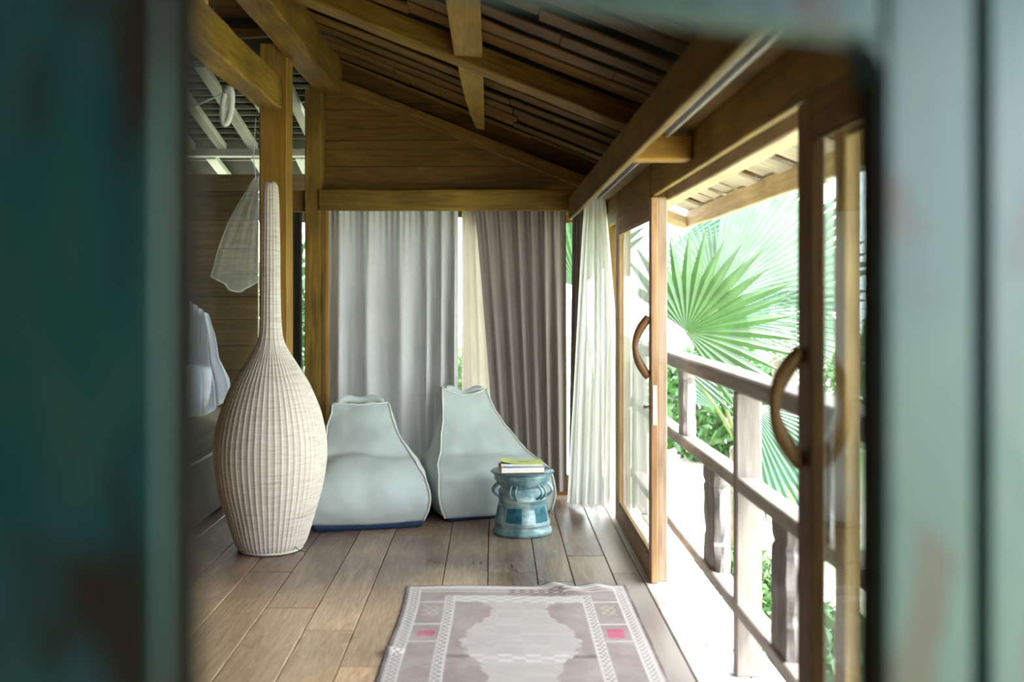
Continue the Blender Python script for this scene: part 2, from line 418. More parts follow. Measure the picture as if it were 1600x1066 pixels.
# ------------------------------------------------------------------ gable wall and what hangs below it
gw = mesh_from([(-1.34, YB + .05, 2.02), (1.0, YB + .05, 2.02), (1.0, YB + .05, gab(1.0)), (-1.34, YB + .05, gab(-1.34)),
                (-1.34, YB + .09, 2.02), (1.0, YB + .09, 2.02), (1.0, YB + .09, roof(1.0) + .10), (-1.34, YB + .09, roof(-1.34) + .10)],
               [(0, 1, 2, 3), (7, 6, 5, 4), (0, 4, 5, 1), (1, 5, 6, 2), (2, 6, 7, 3), (3, 7, 4, 0)])
wall_back = link('wall_back', gw, wd(ROOF, 'x')); tag(wall_back, kind='structure')
zs = [2.03, 2.205, 2.385, 2.575, 2.80, 3.02]
for i, (z0, z1) in enumerate(zip(zs, zs[1:])):
    xa = lambda z: (2.574 - .02 - z) / .396
    x1b = min(.98, xa(z0)); x1t = min(.98, xa(z1))
    if x1b < -1.15: continue
    x1t = max(x1t, -1.17)
    y0 = YB + .012 + (i % 2) * .006
    poly = [(-1.225, z0 + .002), (x1b, z0 + .002)]
    if x1t < x1b and x1b == .98: poly.append((.98, 2.554 - .396 * .98))
    poly += [(x1t, min(z1 - .002, 2.554 - .396 * x1t)), (-1.225, min(z1 - .002, 2.554 + .396 * 1.225))]
    c = Vector((-.3, y0 + .02, (z0 + z1) / 2))
    k = len(poly)
    vs = [Vector((p[0], y0, p[1])) - c for p in poly] + [Vector((p[0], y0 + .035, p[1])) - c for p in poly]
    fs = [tuple(range(k)), tuple(range(2 * k - 1, k - 1, -1))] + [(j, (j + 1) % k, k + (j + 1) % k, k + j)[::-1] for j in range(k)]
    link('plank', mesh_from(vs, fs), wd(GABLE, 'x', var=.15), wall_back, c)
# raking trim board along the gable's upper edge
obox('raking_board', (-1.15, YB + .0, gab(-1.15) - .045), (.98, YB + .0, gab(.98) - .045), .03, .09, wd(GABLE, 'x'), wall_back, up=nrm, bev=.005)
# fascia of the back curtain track
t1 = box('trim_1', -1.235, .56, 7.03, 7.06, 2.05, 2.20, wd(BEAM, 'x'), bev=.005, cuts=10, jit=.003, seed=8); tag(t1, 'horizontal wooden pelmet board above the grey back curtains', 'pelmet', kind='structure')
t2 = box('trim_2', .53, .56, 1.2, 7.03, 1.985, 2.135, wd(BEAM, 'y'), bev=.005, cuts=16, jit=.002, seed=9); tag(t2, 'long wooden pelmet board running above the sliding doors', 'pelmet', kind='structure')
box('bracket', .56, XW, 3.95, 4.05, 1.99, 2.09, wd(POST, 'x'), t2, bev=.006)
box('bracket', .56, XW, 6.90, 6.99, 2.01, 2.10, wd(BEAM, 'x'), t2, bev=.006)
def track(name, x0, x1, y0, y1, z, lab):
    t = thing(name, lab, 'curtain track', ((x0 + x1) / 2, (y0 + y1) / 2, z))
    along_y = (y1 - y0) > (x1 - x0)
    if along_y:
        for k, (a, b) in enumerate(((x0, x0 + .012), (x1 - .012, x1))): box('rail', a, b, y0, y1, z - .022, z, M_track, t, bev=.002)
        box('channel', x0, x1, y0, y1, z, z + .012, M_track, t, bev=.002)
    else:
        for k, (a, b) in enumerate(((y0, y0 + .012), (y1 - .012, y1))): box('rail', x0, x1, a, b, z - .022, z, M_track, t, bev=.002)
        box('channel', x0, x1, y0, y1, z, z + .012, M_track, t, bev=.002)
    return t
track('curtain_track', .64, .69, 1.3, 3.93, 2.095, 'silver double curtain track nearer the camera, above the open doorway')
track('curtain_track', .64, .69, 4.07, 6.88, 2.095, 'silver double curtain track farther away, above the white sheer curtain')
box('soffit', .56, XW, 1.2, 7.0, 2.11, 2.13, wd(BEAM, 'y'), t2, bev=0)

# ------------------------------------------------------------------ right wall: head board, outer beam, corner post
wr = box('wall_right', XW + .004, XW + .034, 1.0, 5.02, 1.95, 2.36, wd(BEAM, 'y'), bev=.004, cuts=12, jit=.002, seed=4); tag(wr, kind='structure')
box('head_board', XW + .002, XW + .034, 5.025, 7.2, 1.93, 2.36, wd(BEAM, 'y', var=.2), wr, bev=.004)
box('outer_head_beam', .88, .965, 1.0, 7.25, 1.93, 2.24, wd(EAVE, 'y'), wr, bev=.006, cuts=12, jit=.003, seed=6)
box('door_track', .83, .87, 1.0, 7.1, 1.985, 2.0, M_dark, wr, bev=0)
box('door_track', .83, .87, 1.0, 7.1, 2.0, 2.3, M_dark, wr, bev=0)
box('door_post', XW + .0, .88, 6.38, 6.46, 0.004, 1.95, wd(FRAME, 'z'), wr, bev=.004)
box('end_post', .80, .93, 7.10, 7.22, 0.004, 2.3, wd(BEAM, 'z'), wr, bev=.006)
box('jamb', .831, .878, 5.03, 5.10, 0.004, 1.95, wd(('jamb_wood', (.36, .24, .16), (.60, .44, .33)), 'z'), wr, bev=.004)

# ------------------------------------------------------------------ sliding doors
def handle(name, y, z0, z1, parent):
    pts = []; n = 22
    for i in range(n + 1):
        t = i / n; s = math.sin(PI * t)
        off = .012 + .062 * s ** .85 if 0 < t < 1 else .012
        pts.append((XW - off, y - .004 * math.sin(2 * PI * t), z0 + (z1 - z0) * t))
    rad = [.021 - .003 * math.sin(PI * i / n) + .003 * math.sin(3 * PI * i / n) for i in range(n + 1)]
    h = tube(name, pts, rad, wd(('handle_wood', (.17, .075, .03), (.30, .15, .06)), 'z', rough=.4), parent, 10, at=(XW - .03, y, (z0 + z1) / 2))
    for z, s in ((z0, -1), (z1, 1)):
        tube('foot', [(XW - .03, y, z - s * .012), (XW - .014, y, z), (XW - .006, y, z + s * .012)], [.018, .022, .02], wd(('handle_wood', (.17, .075, .03), (.30, .15, .06)), 'z', rough=.4), h, 8)
    return h
def sliding(n, label, x0, x1, y0, y1, z1, sw, mat_tuple, hand=None, loc=None):
    d = thing('door_%d' % n, label, None, ((x0 + x1) / 2, (y0 + y1) / 2, 0), kind='structure')
    box('stile', x0, x1, y0, y0 + sw, .006, z1, wd(mat_tuple, 'z'), d, bev=.004)
    box('stile', x0, x1, y1 - sw, y1, .006, z1, wd(mat_tuple, 'z'), d, bev=.004)
    box('top_rail', x0, x1, y0 + sw, y1 - sw, z1 - .10, z1, wd(mat_tuple, 'y'), d, bev=.004)
    box('bottom_rail', x0, x1, y0 + sw, y1 - sw, .006, .13, wd(mat_tuple, 'y'), d, bev=.004)
    xc = (x0 + x1) / 2
    box('pane', xc - .002, xc + .002, y0 + sw - .004, y1 - sw + .004, .126, z1 - .096, GLASS, d, bev=0)
    for zz0, zz1, ya, yb in ((.13, .142, y0 + sw, y1 - sw), (z1 - .112, z1 - .10, y0 + sw, y1 - sw)):
        box('glazing_bead', x0 + .006, xc - .002, ya, yb, zz0, zz1, wd(mat_tuple, 'y'), d, bev=.002)
    return d
d1 = sliding(1, 'glazed wooden sliding door beside the sheer curtain', XW, XW + .036, 4.99, 6.36, 1.945, .075, FRAME)
handle('handle', 5.03, 1.05, 1.33, d1)
box('lock_plate', XW + .008, XW + .028, 4.986, 4.991, .80, 1.0, M_plate, d1, bev=.001)
lk = tube('lock_knob', [(XW - .032, 5.035, .885), (XW - .012, 5.035, .885), (XW + .001, 5.035, .885)], [.011, .007, .016], M_steel, d1, 10)
d2 = sliding(2, 'dark wooden sliding door nearest the camera with curved handle', XW, XW + .036, 1.25, 2.59, 1.945, .115, ('near_door_wood', (.10, .046, .015), (.22, .11, .038)))
handle('handle', 2.535, 1.03, 1.30, d2)
d3 = sliding(3, 'outer sliding door with an orange stile behind the near glass', .842, .876, 1.05, 2.465, 1.945, .078, ('orange_door_wood', (.46, .25, .10), (.70, .43, .20)))

# ------------------------------------------------------------------ posts and the tie beam on the left
pp = box('corner_post', -1.337, -1.222, 7.05, 7.2, .0, 2.95, wd(BEAM, 'z'), None, bev=.006, cuts=8, jit=.003, seed=12)
tag(pp, 'tall wooden corner post left of the light grey curtain', 'post')
box('trim_strip', -1.222, -1.185, 7.05, 7.11, .0, 2.05, wd(GABLE, 'z'), pp, bev=.003)
box('trim_strip', -1.185, -1.170, 7.06, 7.10, .0, 2.05, wd(('orange_strip', (.50, .26, .07), (.62, .34, .10)), 'z'), pp, bev=.002)
lp = box('wooden_post', -1.425, -1.254, 6.06, 6.23, .0, 2.99, wd(POST, 'z'), None, bev=.008, cuts=10, jit=.004, seed=14)
tag(lp, 'golden wooden post standing behind the wicker vase', 'post')
tb = box('tie_beam', -1.425, -1.285, -.3, 6.055, 2.58, 2.77, wd(BEAM, 'y'), None, bev=.012, cuts=30, jit=.013, seed=15)
tag(tb, 'rough wooden tie beam running overhead into the golden post', 'beam')
st = box('strut', -1.37, -1.32, 4.55, 4.62, 2.77, 3.3, wd(('strut_wood', (.45, .30, .05), (.62, .45, .09)), 'z'), None, bev=.006, cuts=6, jit=.006, seed=16)
tag(st, 'short yellowish strut standing on the rough tie beam', 'strut')

# ------------------------------------------------------------------ bay between the two left posts, bedroom walls
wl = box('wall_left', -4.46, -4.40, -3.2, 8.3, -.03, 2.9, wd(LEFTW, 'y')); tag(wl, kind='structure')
wf = box('wall_bedroom', -4.4, -1.95, 8.21, 8.26, -.03, 2.44, M_dark, bev=0); tag(wf, kind='structure')
z = 0.0
rnd = random.Random(5)
while z < 2.40:
    h = min(rnd.uniform(.17, .24), 2.45 - z)
    for a, b in ((-4.39, -3.1), (-3.095, -1.93)):
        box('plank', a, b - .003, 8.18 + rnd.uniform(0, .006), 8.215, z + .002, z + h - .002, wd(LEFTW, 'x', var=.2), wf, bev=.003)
    z += h
for z0, z1 in ((2.05, 2.24), (2.243, 2.45)): box('plank', -1.927, -1.30, 8.18, 8.215, z0, z1, wd(LEFTW, 'x', var=.2), wf, bev=.003)
box('cover_strip', -3.02, -2.98, 8.165, 8.182, .0, 2.1, wd(('strip_wood', (.20, .17, .09), (.30, .25, .14)), 'z'), wf, bev=.003)
lt = box('trim_3', -1.60, -1.337, 7.09, 7.17, 2.05, 2.20, wd(GABLE, 'x'), bev=.005); tag(lt, 'dark lintel between the corner post and the golden post', 'lintel', kind='structure')

# ------------------------------------------------------------------ windows of the back wall (behind the curtains)
for n, (x0, x1) in enumerate(((-1.17, -.26), (-.20, .79))):
    w = thing('window_%d' % (n + 1), ('window behind the light grey curtain', 'window behind the taupe curtain')[n], None, ((x0 + x1) / 2, 7.3, 0), kind='structure')
    for a, b in ((x0, x0 + .05), (x1 - .05, x1)): box('window_frame', a, b, 7.26, 7.31, .05, 2.05, wd(BEAM, 'z'), w)
    box('window_frame', x0 + .05, x1 - .05, 7.26, 7.31, .05, .14, wd(BEAM, 'x'), w)
    box('window_frame', x0 + .05, x1 - .05, 7.26, 7.31, 1.98, 2.05, wd(BEAM, 'x'), w)
    box('pane', x0 + .045, x1 - .045, 7.283, 7.287, .135, 1.985, GLASS, w, bev=0)
bb = box('baseboard_back', -1.17, .80, 7.24, 7.32, .0, .05, wd(GABLE, 'x')); tag(bb, kind='structure')

# ------------------------------------------------------------------ curtains
def cloth(name, label, mat, rows, nx=140, nz=40, pleats=None, th=0, at=None, group=None):
    """rows(t, s) -> Vector for t 0..1 from top to bottom and s 0..1 across"""
    vs = []; fs = []
    for j in range(nz + 1):
        for i in range(nx + 1): vs.append(rows(j / nz, i / nx))
    c = sum(vs, Vector()) / len(vs); c.z = min(v.z for v in vs)
    vs = [v - c for v in vs]
    for j in range(nz):
        for i in range(nx):
            a = j * (nx + 1) + i; fs.append((a, a + 1, a + nx + 2, a + nx + 1))
    o = link(name, mesh_from(vs, fs), mat, None, c, smooth=True)
    return tag(o, label, 'curtain', group)
def folds_from(points):
    """points: photo x of alternating valleys and ridges -> s, phase table"""
    return [(p, PI * i) for i, p in enumerate(points)]
YC = 7.14
f1 = folds_from([512, 533, 552, 577, 600, 628, 654, 668, 679, 691, 703, 711, 719])
def c1(t, s):
    px = 510 + s * (716 - 510)
    ph = sinterp(f1, px)
    amp = .012 + .056 * min(1, t * 2.2)
    y = YC - .01 + amp * math.cos(ph) - .006 * (1 - t) ** 6 * math.sin(s * 2 * PI * 22)
    wob = .006 * math.sin(5 * t + s * 9)
    y += .014 * noise.noise(Vector((s * 14, t * 1.6, 0)))
    x = (px - VX) * 7.14 / F + wob * t
    return Vector((x, y, 2.11 - t * 2.06))
cloth('curtain', 'light grey curtain in long soft folds behind the left bean bag', M_cgrey, c1, 200, 44)
f2 = folds_from([722, 735, 749, 760, 771, 784, 797, 806, 815, 826, 838, 848, 858, 868, 878, 886])
def c2(t, s):
    xl = 741 + 36 * t ** .9; xr = 884 + 1.5 * t
    px = xl + s * (xr - xl); pt = 741 + s * (884 - 741)
    ph = sinterp(f2, pt)
    amp = .008 + (.014 + .012 * noise.noise(Vector((s * 6, 2, 0)))) * min(1, t * 2)
    y = YC - .02 + amp * math.cos(ph) - .005 * (1 - t) ** 5 * math.sin(s * 2 * PI * 20)
    y += .03 * noise.noise(Vector((s * 7, t * 1.2, 7))) - .03 * (1 - s) ** 6
    return Vector(((px - VX) * 7.12 / F, y, 2.11 - t * 2.06))
cloth('curtain', 'taupe brown curtain with a slanting left edge behind the right bean bag', M_cbrown, c2, 200, 44)
def c3(t, s):
    xl = 721.5; xr = 752 + 26 * t
    px = xl + s * (xr - xl)
    y = YC + .035 + .016 * math.sin(s * 2 * PI * 3.4 + .6) * (.6 + .4 * t)
    return Vector(((px - VX) * 7.17 / F, y, 2.11 - t * 2.06))
cloth('curtain', 'narrow pale beige curtain lining beside the bright gap', M_cbeige, c3, 60, 30)
def c4(t, s):
    # gathered on the side track, in the corner
    x0 = .555 - .03 * t; x1 = .635 - .02 * t
    a = s * 2 * PI * 4
    x = x0 + (x1 - x0) * s + .012 * math.sin(a * 2)
    y = 6.94 - .22 * s + .022 * math.cos(a) * (.5 + .6 * t)
    return Vector((x, y, 2.08 - t * 2.03))
cloth('curtain', 'dark taupe curtain gathered in the corner behind the white sheer', M_cbrown, c4, 120, 30)
def c5(t, s):
    xl = .600 - .115 * t ** .8; xr = .735 + .075 * min(1, t * 2.2) ** .8
    nf = 5.5; a = s * 2 * PI * nf + .4 * math.sin(6 * s)
    x = xl + (xr - xl) * s + .006 * math.sin(a * .5 + 3 * t)
    y = 6.52 - .05 * math.sin(PI * s) + (.014 + .028 * t) * math.cos(a) + .02 * noise.noise(Vector((s * 9, t * 2, 3)))
    z = 2.083 - t * (2.00 - .012 * math.sin(a))
    return Vector((x, y, z))
cloth('sheer_curtain', 'white sheer curtain gathered beside the glazed sliding door', M_sheer, c5, 200, 40)
def c6(t, s):
    px = 425 + s * (471.5 - 425)
    return Vector(((px - VX) * 7.2 / F, 7.22 + .016 * math.sin(s * 2 * PI * 4), 2.06 - 2.0 * t))
cloth('curtain', 'dark olive curtain in the bay left of the corner post', M_cdark, c6, 60, 20)

# ------------------------------------------------------------------ wicker vase
def vase():
    Yv = 5.70; ax = 423; m = Yv / F
    cx = (ax - VX) * m
    tab = [(862, 45), (858, 49), (850, 54.5), (824, 63), (809, 67.5), (770, 78.5), (728, 85.3), (706, 86.3), (685, 85), (647, 76.5), (608, 61), (585, 47.5), (566, 35.5), (550, 26), (534, 19.5), (515, 16.6), (500, 15.6), (450, 14.6), (400, 14.2), (350, 13.3), (310, 12.4), (297, 11), (290, 8.2), (287, 3.5)]
    prof = [(H - (y - VY) * m, r * m) for y, r in tab]
    z0 = prof[0][0]
    prof = sorted((z - z0, r) for z, r in prof)
    top = prof[-1][0]
    ribs = 54; per = 8; n = ribs * per; rows = 330
    vs = []; fs = []
    for j in range(rows + 1):
        z = top * j / rows
        r = max(.004, sinterp(prof, z))
        q = min(1, max(0, (r - .06) / .09)); q = q * q * (3 - 2 * q)      # stakes run together in the neck
        for k in range(n):
            a = 2 * PI * k / n
            rib = .0044 * (max(0, math.cos(ribs * a)) ** 1.4 - .4) * q + .0030 * (max(0, math.cos(ribs / 3 * a)) ** 1.3 - .4) * (1 - q) * min(1, r / .03)
            wv = math.cos(PI * j) * math.cos(ribs * a / 2) * .0009 * min(1, r / .1)
            rr = r + rib + wv + .002 * noise.noise(Vector((math.cos(a) * 2, math.sin(a) * 2, z * 5)))
            vs.append((rr * math.cos(a), rr * math.sin(a), z))
    for j in range(rows):
        for k in range(n):
            fs.append((j * n + k, j * n + (k + 1) % n, (j + 1) * n + (k + 1) % n, (j + 1) * n + k))
    fs.append(tuple(range(n))[::-1]); fs.append(tuple(rows * n + k for k in range(n)))
    m_, nt, bs, out = newmat('white_wicker')
    tc = N(nt, 'ShaderNodeTexCoord'); sp = N(nt, 'ShaderNodeSeparateXYZ'); nt.links.new(tc.outputs['Object'], sp.inputs[0])
    mp = N(nt, 'ShaderNodeMapping'); nt.links.new(tc.outputs['Object'], mp.inputs[0]); mp.inputs['Scale'].default_value = (9, 9, 120)
    g = noise_tex(nt, mp.outputs[0], 1.0, 3, .6)
    r = ramp(nt, [(.25, (.45, .36, .29)), (.42, (.60, .52, .445)), (.7, (.70, .63, .555))]); nt.links.new(g, r.inputs[0])
    # a few darker woven courses round the belly
    mp2 = N(nt, 'ShaderNodeMapping'); nt.links.new(tc.outputs['Object'], mp2.inputs[0]); mp2.inputs['Scale'].default_value = (.5, .5, 14)
    g2 = noise_tex(nt, mp2.outputs[0], 2.2, 2)
    r2 = ramp(nt, [(.27, (.74, .68, .62)), (.36, (1, 1, 1))]); nt.links.new(g2, r2.inputs[0])
    c = mixc(nt, r.outputs[0], r2.outputs[0], .8, 'MULTIPLY')
    nt.links.new(c, bs.inputs['Base Color']); bs.inputs['Roughness'].default_value = .7; bs.inputs['Specular IOR Level'].default_value = .2
    bump(nt, bs, g, .5, .003)
    t = thing('wicker_vase', 'tall whitewashed wicker bottle vase with a long neck on the floor', 'vase', (cx, Yv, 0))
    link('woven_body', mesh_from(vs, fs), m_, t, Vector((cx, Yv, .0)), smooth=True)
    # foot ring
    fv, ff = tube_data([((.176) * math.cos(2 * PI * k / 48), (.176) * math.sin(2 * PI * k / 48), .012) for k in range(48)], .009, 6, closed=True)
    link('foot_ring', mesh_from(fv, ff), m_, t, Vector((cx, Yv, 0)), smooth=True)
    tube('loose_cane', [(cx + .15, Yv - .10, .045), (cx + .18, Yv - .13, .03), (cx + .21, Yv - .15, .025), (cx + .235, Yv - .14, .02)], .0022, flat('cane', (.12, .09, .07), .7), t, 5)
    tube('loose_cane', [(cx + .20, Yv - .14, .03), (cx + .22, Yv - .13, .012), (cx + .225, Yv - .16, .006)], .002, flat('cane', (.12, .09, .07), .7), t, 5)
vase()

# ------------------------------------------------------------------ bean bags
def bean_bag(label, pos, rot, prof, wid, dep_back, seed, seat_bulge=.035, flap=True, base_h=.05, lean=0.0, ear=0.0):
    R = Matrix.Translation(pos) @ Matrix.Rotation(rot, 4, 'Z')
    t = thing('bean_bag', label, 'bean bag', pos, 'bean bags by the curtains')
    zt = max(p[1] for p in prof)
    nt_ = 46; nf, ns, nb = 26, 12, 18
    # profile: list (t, z, yfront)
    ztab = [(i / (len(prof) - 1), p[1]) for i, p in enumerate(prof)]
    ytab = [(i / (len(prof) - 1), p[0]) for i, p in enumerate(prof)]
    def ring(tt, infl=0):
        z = sinterp(ztab, tt); yf = sinterp(ytab, tt); w = sinterp(wid, z); yb = sinterp(dep_back, z)
        yb = max(yb, yf + .035)
        pts = []
        k = math.sin(PI * min(1, max(0, tt)))
        dz = (sinterp(ztab, min(1, tt + .02)) - sinterp(ztab, max(0, tt - .02))); dy = (sinterp(ytab, min(1, tt + .02)) - sinterp(ytab, max(0, tt - .02)))
        L = math.hypot(dz, dy) or 1; ny, nz = -dz / L, dy / L
        for i in range(nf):                      # front, left to right
            u = -1 + 2 * i / nf
            b = seat_bulge * (1 - u * u) * (.35 + .65 * k) - .022 * math.exp(-((tt - .56 + .03 * u) / .035) ** 2) * (1 - u ** 4)
            pts.append(Vector((u * w, yf + ny * b, z + nz * b)))
        for i in range(ns):
            v = i / ns; b = .03 * math.sin(PI * v) * (.2 + .8 * k)
            pts.append(Vector((w + b, yf + (yb - yf) * v, z)))
        for i in range(nb):
            u = 1 - 2 * i / nb; b = .03 * (1 - u * u) * k
            pts.append(Vector((u * w, yb + b, z)))
        for i in range(ns):
            v = 1 - i / ns; b = .03 * math.sin(PI * v) * (.2 + .8 * k)
            pts.append(Vector((-w - b, yf + (yb - yf) * v, z)))
        out = []
        for p in pts:
            q = p * 5.5 + Vector((seed, seed * 2, 0))
            d = noise.noise_vector(q) * .012 + noise.noise_vector(q * 2.7) * .0055
            fade = min(1, p.z / .1)
            p = p + d * fade
            p.x += lean * (p.z / zt) ** 1.5
            p.z += ear * ((p.x - lean * (p.z / zt) ** 1.5) / w) ** 2 * max(0, (tt - .82) / .18) ** 1.5 if w > .01 else 0
            out.append(R @ p)
        return out
    n = nf + ns + nb + ns
    c = Vector(pos)
    vs = []; fs = []
    rings = [ring(i / nt_) for i in range(nt_ + 1)]
    for rg in rings: vs += [v - c for v in rg]
    for j in range(nt_):
        for k in range(n):
            fs.append((j * n + k, j * n + (k + 1) % n, (j + 1) * n + (k + 1) % n, (j + 1) * n + k))
    fs.append(tuple(range(n))[::-1])
    # close the top: pinch towards the centre line
    ctop = nt_ * n
    for k in range(nf // 2 + 0):
        pass
    fs.append(tuple(ctop + k for k in range(n)))
    link('canvas_body', mesh_from(vs, fs), M_bag, t, c, smooth=True)
    for idx in (0, nf):
        pts = [rg[idx] + (rg[idx] - (rg[nf // 2] + rg[nf + ns + nb // 2]) / 2).normalized() * .004 for rg in rings]
        tube('piping', pts, .007, M_pipe, t, 6, at=c)
    rg = rings[-1]
    top_pts = [rg[k] + Vector((0, 0, .004)) for k in range(0, nf + 1)]
    tube('piping', top_pts, .007, M_pipe, t, 6, at=c)
    for idx in (nf + ns, nf + ns + nb):
        tube('piping', [r_[idx % n] for r_ in rings], .006, M_pipe, t, 6, at=c)
    # dark base
    bvs = []; bfs = []; steps = [(0.0, .93), (.012, .975), (.03, 1.0), (base_h, .995)]
    cen = sum(rings[0], Vector()) / n
    for zz, s in steps:
        for v in rings[0]:
            q = cen + (v - cen) * s
            bvs.append(Vector((q.x, q.y, zz)) - c)
    for j in range(len(steps) - 1):
        for k in range(n):
            bfs.append((j * n + k, j * n + (k + 1) % n, (j + 1) * n + (k + 1) % n, (j + 1) * n + k))
    bfs.append(tuple(range(n))[::-1])
    link('base_panel', mesh_from(bvs, bfs), M_navy, t, c, smooth=True)
    # carrying strap stitched along the top seam
    l, r_, mid = rg[2], rg[nf - 2], (rg[2] + rg[nf - 2]) / 2
    back = (rg[nf + ns + nb // 2] - rg[nf // 2]).normalized()
    sp = []
    for i in range(15):
        u = i / 14
        sp.append(l.lerp(r_, u) + Vector((0, 0, .006 + .030 * math.sin(PI * u) * (1 if flap else -.5) + .012 * math.sin(3 * PI * u))) + back * (.035 * math.sin(PI * u) + .012))
    # flat band
    bv = []; bf = []
    for p in sp:
        for dy, dz in ((-.012, -.020), (-.012, .026), (-.007, .026), (-.007, -.020)):
            bv.append(p + back * dy + Vector((0, 0, dz)) - c)
    for i in range(14):
        for k in range(4): bf.append((i * 4 + k, i * 4 + (k + 1) % 4, i * 4 + 4 + (k + 1) % 4, i * 4 + 4 + k))
    bf += [(3, 2, 1, 0), (56, 57, 58, 59)]
    link('strap', mesh_from(bv, bf), M_bag, t, c, smooth=True)
    return t
prof1 = [(.02, .045), (-.015, .13), (-.02, .22), (.02, .30), (.12, .365), (.25, .42), (.36, .50), (.44, .58), (.50, .655), (.545, .71)]
wid1 = [(.045, .345), (.13, .375), (.24, .375), (.33, .35), (.42, .295), (.50, .245), (.6, .21), (.71, .18)]
dep1 = [(.045, .64), (.2, .68), (.4, .68), (.6, .63), (.71, .60)]
bean_bag('sage canvas bean bag with navy base beside the wicker vase', (-.770, 6.13, 0), .20, prof1, wid1, dep1, 1.0, .045, base_h=.06, ear=.012, lean=-.01)
prof2 = [(a * .86, b) for a, b in [(.0, .025), (-.012, .12), (-.012, .22), (.0, .285), (.07, .325), (.18, .36), (.31, .42), (.42, .52), (.49, .63), (.53, .72), (.55, .755)]]
wid2 = [(.025, .36), (.12, .385), (.25, .39), (.33, .36), (.40, .30), (.5, .245), (.6, .20), (.755, .155)]
dep2 = [(.025, .46), (.2, .49), (.4, .50), (.6, .51), (.755, .515)]
bean_bag('sage canvas bean bag behind the bronze drum table', (.035, 6.48, 0), .32, prof2, wid2, dep2, 4.0, .02, flap=False, base_h=.03, lean=-.085, ear=.05)

# ------------------------------------------------------------------ bronze drum table, books
def drum():
    Yd = 6.11; cx = .177; m = Yd / F
    t = thing('drum_table', 'blue-green bronze rain drum side table with loop handles', 'side table', (cx, Yd, 0))
    m_, nt, bs, out = newmat('verdigris_bronze')
    tc = N(nt, 'ShaderNodeTexCoord')
    n1 = noise_tex(nt, tc.outputs['Object'], 9, 5, .6, .4)
    mp = N(nt, 'ShaderNodeMapping'); nt.links.new(tc.outputs['Object'], mp.inputs[0]); mp.inputs['Scale'].default_value = (4, 4, 22)
    n2 = noise_tex(nt, mp.outputs[0], 3, 5, .65)
    r1 = ramp(nt, [(.30, (.06, .17, .215)), (.46, (.19, .31, .34)), (.64, (.46, .55, .56))]); nt.links.new(n1, r1.inputs[0])
    r2 = ramp(nt, [(.35, (.55, .6, .62)), (.65, (1.1, 1.1, 1.1))]); nt.links.new(n2, r2.inputs[0])
    nt.links.new(mixc(nt, r1.outputs[0], r2.outputs[0], .7, 'MULTIPLY'), bs.inputs['Base Color'])
    bs.inputs['Roughness'].default_value = .42; bs.inputs['Metallic'].default_value = .25
    bump(nt, bs, n2, .4, .004)
    m2 = flat('teal_patina', (.018, .115, .155), .45, .4, .2, nscale=25, nvar=.5)
    m3 = flat('dark_bronze_top', (.10, .16, .20), .3, .5, .4, nscale=14, nvar=.35)
    Z = lambda y: (831 - y) * m
    prof = [(.0, .0), (46 * m, .0), (46.5 * m, .012), (45.5 * m, .03), (43.5 * m, .035), (43 * m, .06), (43.8 * m, .064), (43 * m, .07), (39.5 * m, .13), (36 * m, .20), (37.5 * m, .206), (38 * m, .216), (36.5 * m, .222),
            (37.2 * m, .245), (37 * m, .262), (34 * m, .272), (32.5 * m, .282), (34.5 * m, .288), (38.5 * m, .30), (42.5 * m, .325), (44.5 * m, .355), (44.5 * m, .368)]
    vs, fs = lathe_data(prof, 64)
    link('drum_body', mesh_from(vs, fs), m_, t, Vector((cx, Yd, 0)), smooth=False)
    for p in t.children[0].data.polygons: p.use_smooth = True
    tv, tf = lathe_data([(40 * m, .366), (47 * m, .367), (49.5 * m, .371), (49.7 * m, .375), (48.5 * m, .379), (44 * m, .3775), (43 * m, .380), (30 * m, .380), (29 * m, .382), (12 * m, .382), (.002, .384)], 64)
    link('drum_head', mesh_from(tv, tf), m3, t, Vector((cx, Yd, 0)), smooth=True)
    # inlaid patina panels on the foot
    for a0 in (-1.93, -.75, .4, 1.6, 2.8, -3.05):
        pv = []; pf = []
        for j in range(7):
            z = .085 + .085 * j / 6; r = interp([(.07, 43 * m), (.13, 39.5 * m), (.20, 36 * m)], z) + .0025
            for k in range(9):
                a = a0 + (k / 8 - .5) * .62; pv.append((r * math.cos(a), r * math.sin(a), z))
        for j in range(6):
            for k in range(8): pf.append((j * 9 + k, j * 9 + k + 1, j * 9 + k + 10, j * 9 + k + 9))
        link('patina_panel', mesh_from(pv, pf), m2, t, Vector((cx, Yd, 0)), smooth=True)
    # four pairs of loop handles bridging the waist
    for a in (PI + .25, -.15, -PI / 2 - .35, PI / 2 - .3, -PI / 2 + .75):
        d = Vector((math.cos(a), math.sin(a), 0)); s = Vector((-d.y, d.x, 0))
        base = Vector((cx, Yd, 0))
        for off in (-.016, .016):
            pts = []
            for i in range(13):
                u = i / 12; an = -.9 + u * (PI + .6)
                pts.append(base + d * (36 * m - .004 + .046 * math.sin(PI * u)) + s * off + Vector((0, 0, .218 + .098 * u)))
            tube('loop_handle', pts, .0075, m_, t, 8, flat_=(1, .9), at=(cx, Yd, .26))
    # raised ridge rings
    for z, r in ((.076, 42.8), (.182, 37.0), (.335, 43.4)):
        rv, rf = tube_data([(r * m * math.cos(2 * PI * k / 48), r * m * math.sin(2 * PI * k / 48), z) for k in range(48)], .003, 5, closed=True)
        link('ridge_ring', mesh_from(rv, rf), m_, t, Vector((cx, Yd, 0)), smooth=True)
drum()
